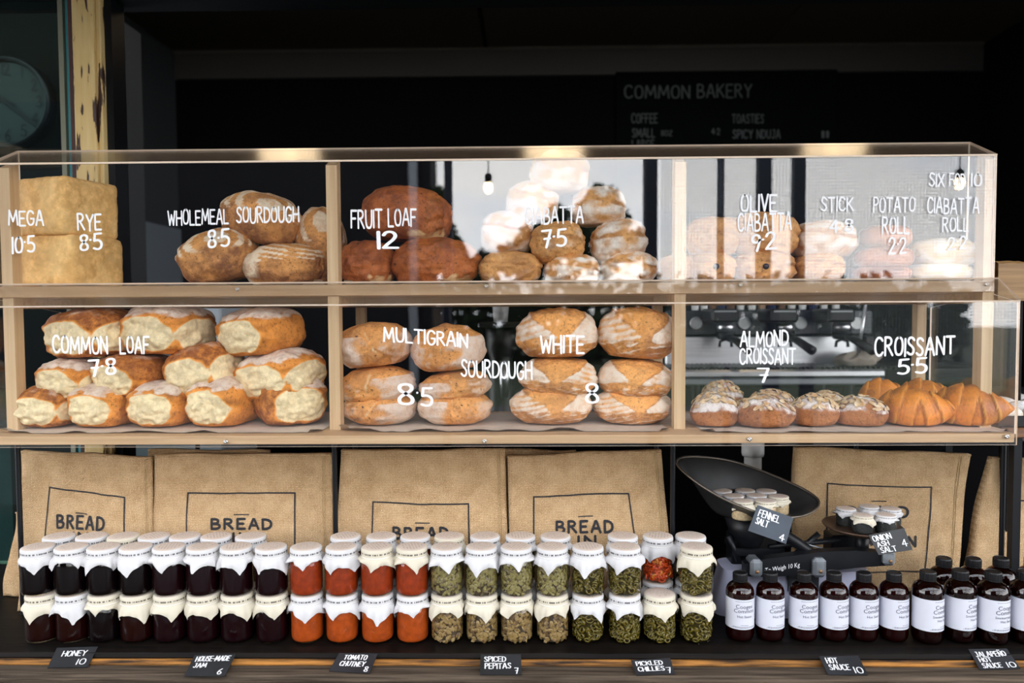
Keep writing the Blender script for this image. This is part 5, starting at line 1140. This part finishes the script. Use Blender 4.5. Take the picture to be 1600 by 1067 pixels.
for i, (px, Y, rz) in enumerate([(1449, 1.415, 36), (1499.5, 1.42, 36), (1551, 1.412, 22), (1602, 1.415, 20)]): bottle(px, 950, Y, rz, LB, SAU2, f'{ordn[i]} smoked jalape\u00f1o sauce bottle in the front row beyond the six', 'jalape\u00f1o sauce bottles', 1.05)
for i, (px, Y) in enumerate([(1474, 1.49), (1520, 1.488), (1563, 1.49), (1612, 1.49)]): bottle(px, 920, Y, 20, LB, SAU2, f'{ordn[i]} smoked jalape\u00f1o sauce bottle in the back row, mostly hidden', 'jalape\u00f1o sauce bottles', 1.05)

# ------------------------------------------------------------------ kitchen scale with scoop pan
sx = at(1245, 900, 1.56).x; sc_ = thing('counter_scale', 'old black counter scale with scoop pan on pale lilac base', 'scale', (sx, 1.575, ZL)); so = sc_.location.copy()
lil = pmat('lilac_enamel', (.46, .47, .60), .4, nscale=8, namt=.08); cast = pmat('black_cast_iron', (.009, .010, .013), .4, .1, spec=.3, nscale=20, namt=.4, bump=.15)
chip = pmat('worn_grey_metal', (.42, .46, .5), .38, .7, nscale=40, namt=.35)
def zof(py, Y): return at(1245, py, Y).z - so.z
xa, xb = at(1118, 985, 1.53).x - so.x, at(1376, 985, 1.53).x - so.x; xc, xd = at(1133, 900, 1.53).x - so.x, at(1362, 895, 1.53).x - so.x; zt = zof(893, 1.53)
def body(u, v):
    a = 2 * math.pi * u; s = v; x0 = xa + (xc - xa) * sm(0, 1, s); x1 = xb + (xd - xb) * sm(0, 1, s); cx, hx = (x0 + x1) / 2, (x1 - x0) / 2; hy = .060 - .012 * s
    ca, sa = math.cos(a), math.sin(a); m = (abs(ca) ** 5 + abs(sa) ** 5) ** .2; return Vector((cx + hx * ca / m, hy * sa / m, zt * s))
g = G().grid(body, 64, 10, True); n0 = 10 * 64; g.f.append(tuple(range(n0, n0 + 64))); g.f.append(tuple(reversed(range(64)))); g.build('base', lil, sc_, auto=50)
pl_ = at(1256, 915, 1.515) - so
dp_ = G().box(pl_.x - .032, pl_.x + .032, -.0585, -.054, zof(925, 1.515), zof(900, 1.515), .001).build('data_plate', M['card'], sc_)
yb_ = 1.50 - so.y
def beam_pt(px, py, dy=0): q = at(px, py, 1.505) - so; return Vector((q.x, yb_ + dy, q.z))
up = [beam_pt(*q) for q in ((1163, 880), (1195, 872), (1245, 866), (1285, 861), (1335, 859), (1388, 863))]; dn = [beam_pt(*q) for q in ((1163, 899), (1195, 900), (1245, 898), (1285, 892), (1335, 886), (1388, 882))]
V = up + dn; V2 = [p + Vector((0, .024, 0)) for p in V]; n = 6; V3 = V + V2; F = [(n + i, n + i + 1, i + 1, i) for i in range(5)] + [(12 + i, 13 + i, 12 + n + i + 1, 12 + n + i) for i in range(5)]
F += [(i, i + 1, 13 + i, 12 + i) for i in range(5)] + [(n + i + 1, n + i, 12 + n + i, 13 + n + i) for i in range(5)] + [(0, 12, 12 + n, n), (5, n + 5, 12 + n + 5, 17)]
mesh('beam', V3, F, cast, sc_, False)
V, F = font_mesh('To Weigh 10 Kg', .0135); A_, B_ = beam_pt(1194, 893), beam_pt(1248, 884); wtx = max(v.x for v in V) - min(v.x for v in V); ux = (B_ - A_) / wtx; x0 = min(v.x for v in V)
mesh('lettering', [A_ + ux * (v.x - x0) + Vector((0, -.0007, v.y)) for v in V], F, M['white_ink'], sc_, False)
for px, py, w, h in ((1179, 885, .0125, .034), (1277, 884, .0135, .036), (1385, 869, .0125, .028)):
    p = beam_pt(px, py); lg = G().box(p.x - w, p.x + w, yb_ - .012, yb_ + .03, p.z - h * .55, p.z + h * .55, .006).build('pivot_lug', chip, sc_)
    G().lathe([(.0036, 0), (.0036, .002), (.002, .003)], 12, Matrix.Translation((p.x, yb_ - .012, p.z - h * .15)) @ FY).build('screw', pmat('brass_screw', (.35, .2, .1), .4, .8), lg, True)
for px, w in ((1180, .028), (1345, .03)):          # uprights inside the frame that carry pan and plate
    p = beam_pt(px, 880); G().box(p.x - w, p.x + w, .0, .05, zt - .005, zof(838, 1.57), .004).build('pillar', cast, sc_)
G().box(beam_pt(1160, 880).x, beam_pt(1240, 880).x, -.02, .07, zof(868, 1.56), zof(856, 1.56), .003).build('cross_bar', cast, sc_)
g = G(); p, q = beam_pt(1225, 835, .03), beam_pt(1275, 880, .03); g.tube([p, p.lerp(q, .35) + Vector((.012, 0, -.004)), p.lerp(q, .7) + Vector((.014, 0, 0)), q], [.010, .012, .011, .009], 10).build('pan_arm', cast, sc_, True)
G().tube([beam_pt(1230, 850, .05), beam_pt(1300, 868, .05), beam_pt(1345, 872, .05)], .0016, 6).build('tie_rod', chip, sc_, True)
for a, b in (((1215, 868), (1330, 856)), ((1260, 878), (1296, 846)), ((1150, 850), (1166, 890))): G().tube([beam_pt(*a, .06), beam_pt(*b, .06)], .006, 8).build('linkage', cast, sc_, True)
# scoop pan
pc = at(1171, 790, 1.56) - so; zb_ = 1.110 - so.z
pan_m = pmat('dull_black_tin', (.085, .09, .095), .36, .7, nscale=10, namt=.45)
def pan(u, v, off=0):
    a = 2 * math.pi * u; ca, sa = math.cos(a), math.sin(a); s = v
    ex = .152 * (1 + .0 * ca); ey = .098 * (1 - .22 * abs(ca) ** 2.0)
    m = (abs(ca) ** 1.75 + abs(sa) ** 1.75) ** (1 / 1.75)
    zr = 1.171 - so.z - .041 * ca / m + .033 * sa / m + .010 * abs(ca) ** 3
    z = zb_ + (zr - zb_) * sm(.35, 1.05, s) * 1.0 - off
    return Vector((pc.x + ex * ca / m * s, .0 + ey * sa / m * s, z))
g = G().grid(pan, 72, 16, True); n = len(g.v); g.add([pan(i / 72, j / 16, .0022) for j in range(17) for i in range(72)], [tuple(reversed(f)) for f in g.f[:]])
g.f += [(16 * 72 + i, 16 * 72 + (i + 1) % 72, n + 16 * 72 + (i + 1) % 72, n + 16 * 72 + i) for i in range(72)]
pn = g.build('scoop_pan', pan_m, sc_, True)
g = G(); g.tube([pan(i / 72, 1) for i in range(73)], .0026, 8, False); g.build('rolled_rim', pmat('worn_tin_rim', (.20, .17, .14), .35, .8, nscale=25, namt=.5), pn, True)
G().lathe([(.03, zof(850, 1.57)), (.05, zb_ - .0025)], 20, Matrix.Translation((pc.x, 0, 0))).build('pan_seat', cast, sc_, True)
# weight plate
wpz = at(1347, 829, 1.545).z - so.z; wx = at(1347, 829, 1.545).x - so.x
T4 = Matrix.Translation((wx, -.03, wpz))
G().lathe([(.0, .0), (.058, 0), (.076, .008), (.079, .012), (.077, .0125), (.057, .003), (.0, .0025)], 40, T4, False, False).build('weight_plate', pmat('rusty_tin', (.13, .075, .05), .45, .5, nscale=25, namt=.5), sc_, True)
G().lathe([(.014, zof(868, 1.57) - wpz), (.014, .001)], 16, T4).build('plate_stem', cast, sc_, True)
# small salt jars
SK = .70
def small(name, X, Y, Z, lab, grp, mat, k, cream, sk=SK):
    t = thing(name, lab, 'jar', (X, Y, Z), (0, 0, k * 1.3), grp); t.scale = (sk, sk, sk * .62)
    inst('glass', GLASS, t); inst('contents', mat, t); c = inst('paper_cap', (CAPC if cream else CAPW)[(k * 2) % 9], t); inst('string', STRING, c)
FEN = filler('fen', pmat('fennel_salt', (.62, .45, .26), .8, nscale=150, namt=.4)); ASH = filler('ash', pmat('ash_salt', (.02, .02, .02), .8, nscale=200, namt=.6, bump=.6))
for i, (px, Y) in enumerate([(1128, 1.615), (1164, 1.618), (1197, 1.612), (1146, 1.570), (1182, 1.574), (1216, 1.566), (1160, 1.528), (1196, 1.530)]):
    small('salt_jar', at(px, 790, Y).x, Y, 1.1125, f'small paper-capped fennel salt jar, {("first", "second", "third")[i % 3] if i < 6 else ("first", "second")[i - 6]} in the {("rear", "middle", "front")[i // 3]} row of the scoop pan', 'fennel salt jars', FEN, i, i > 4)
for i, (px, Y) in enumerate([(1322, 1.575), (1358, 1.592), (1392, 1.573), (1348, 1.523), (1384, 1.526)]):
    small('salt_jar', at(px, 800, Y).x, Y, so.z + wpz + .003, f'small paper-capped onion ash salt jar, {("first", "second", "third")[i] if i < 3 else ("first", "second")[i - 3]} in the {"rear" if i < 3 else "front"} row on the round plate', 'onion ash salt jars', ASH, i + 3, i in (3,), .66)

# ------------------------------------------------------------------ price cards
def card(name, lab, q, mat, lines, pts):
    TL, TR, BR2, BL = pts; O = (BL + BR2) / 2; n = (TR - TL).cross(BL - TL).normalized()
    if n.y > 0: n = -n
    t = thing(name, lab, 'price card', O, group='handwritten price cards')
    P = [p - O for p in (BL, BR2, TR, TL)]; V = P + [p - n * .0016 for p in P]
    mesh('card', V, [(0, 1, 2, 3), (7, 6, 5, 4), (4, 5, 1, 0), (5, 6, 2, 1), (6, 7, 3, 2), (7, 4, 0, 3)], mat, t, False)
    for i, (tx, u0, v0, u1, v1) in enumerate(lines):      # v measured down from the top
        ls, w = strokes(tx, 1.1, i + len(lab), .3)
        f = lambda u, v: (TL - O).lerp(TR - O, u).lerp((BL - O).lerp(BR2 - O, u), v) + n * .0005
        g = G(); du = (u1 - u0) / max(w, .5); ribbons(g, [[(u0 + p[0] * du, v1 - (v1 - v0) * p[1] / 6) for p in l] for l in ls], .030, f, tuple(n), sub=.05); g.build('lettering', M['white_ink'], t)
def flat_card(lab, px, lines, mat):
    TL, TR, BR2, BL = px; zb = ZL - .0105; B0, B1 = onz(*BL, zb), onz(*BR2, zb); T0, T1 = onz(*TL, ZL + .004), onz(*TR, ZL + .004)
    card('price_card', lab, px, mat, lines, (T0, T1, B1, B0))
flat_card('black price card reading HONEY 10', ((89, 1012), (153, 1010), (137, 1042), (74, 1043)), [('HONEY', .22, .2, .8, .46), ('10', .68, .62, .88, .88)], M['card'])
flat_card('black price card reading HOUSE-MADE JAM 6', ((304, 1023), (368, 1022), (351, 1056), (288, 1056)), [('HOUSE-MADE', .1, .1, .92, .33), ('JAM', .12, .42, .42, .62), ('6', .78, .68, .87, .92)], M['card'])
flat_card('black price card reading TOMATO CHUTNEY 8', ((530, 1020), (590, 1021), (577, 1052), (514, 1048)), [('TOMATO', .2, .12, .78, .36), ('CHUTNEY', .18, .46, .8, .7), ('8', .84, .68, .92, .92)], M['card'])
flat_card('black price card reading SPICED PEPITAS 7', ((751, 1022), (814, 1022), (815, 1054), (750, 1054)), [('SPICED', .1, .14, .62, .38), ('PEPITAS', .12, .46, .74, .72), ('7', .84, .68, .92, .94)], M['card'])
flat_card('black price card reading PICKLED CHILLIES 7', ((986, 1031), (1047, 1028), (1055, 1053), (994, 1055)), [('PICKLED', .1, .14, .76, .4), ('CHILLIES', .1, .5, .76, .76), ('7', .82, .58, .92, .92)], M['card'])
flat_card('grey price card reading HOT SAUCE 10', ((1280, 1025), (1341, 1024), (1356, 1054), (1294, 1054)), [('HOT', .12, .12, .4, .4), ('SAUCE', .12, .48, .62, .76), ('10', .72, .62, .92, .92)], M['card'])
flat_card('grey price card reading JALAPE\u00d1O HOT SAUCE 10', ((1513, 1014), (1573, 1013), (1594, 1044), (1531, 1046)), [('JALAPE\u00d1O', .1, .16, .86, .4), ('HOT', .12, .46, .42, .66), ('SAUCE', .12, .72, .58, .94), ('10', .74, .7, .94, .94)], M['card'])
yk = 1.462
card('price_card', 'slate price card reading FENNEL SALT 4 tilted against the scoop pan', None, M['slate'], [('FENNEL', .1, .12, .66, .36), ('SALT', .1, .44, .42, .66), ('4', .8, .7, .92, .94)], [at(1184, 789, yk + .004), at(1240, 809, yk + .004), at(1228, 850, yk - .004), at(1169, 829, yk - .004)])
card('price_card', 'black price card reading ONION ASH SALT 4 against the round plate', None, M['card'], [('ONION', .06, .08, .56, .34), ('ASH', .1, .4, .42, .62), ('SALT', .12, .68, .56, .92), ('4', .78, .5, .92, .8)], [at(1357, 836, 1.468), at(1413, 825, 1.468), at(1426, 859, 1.46), at(1373, 867, 1.46)])
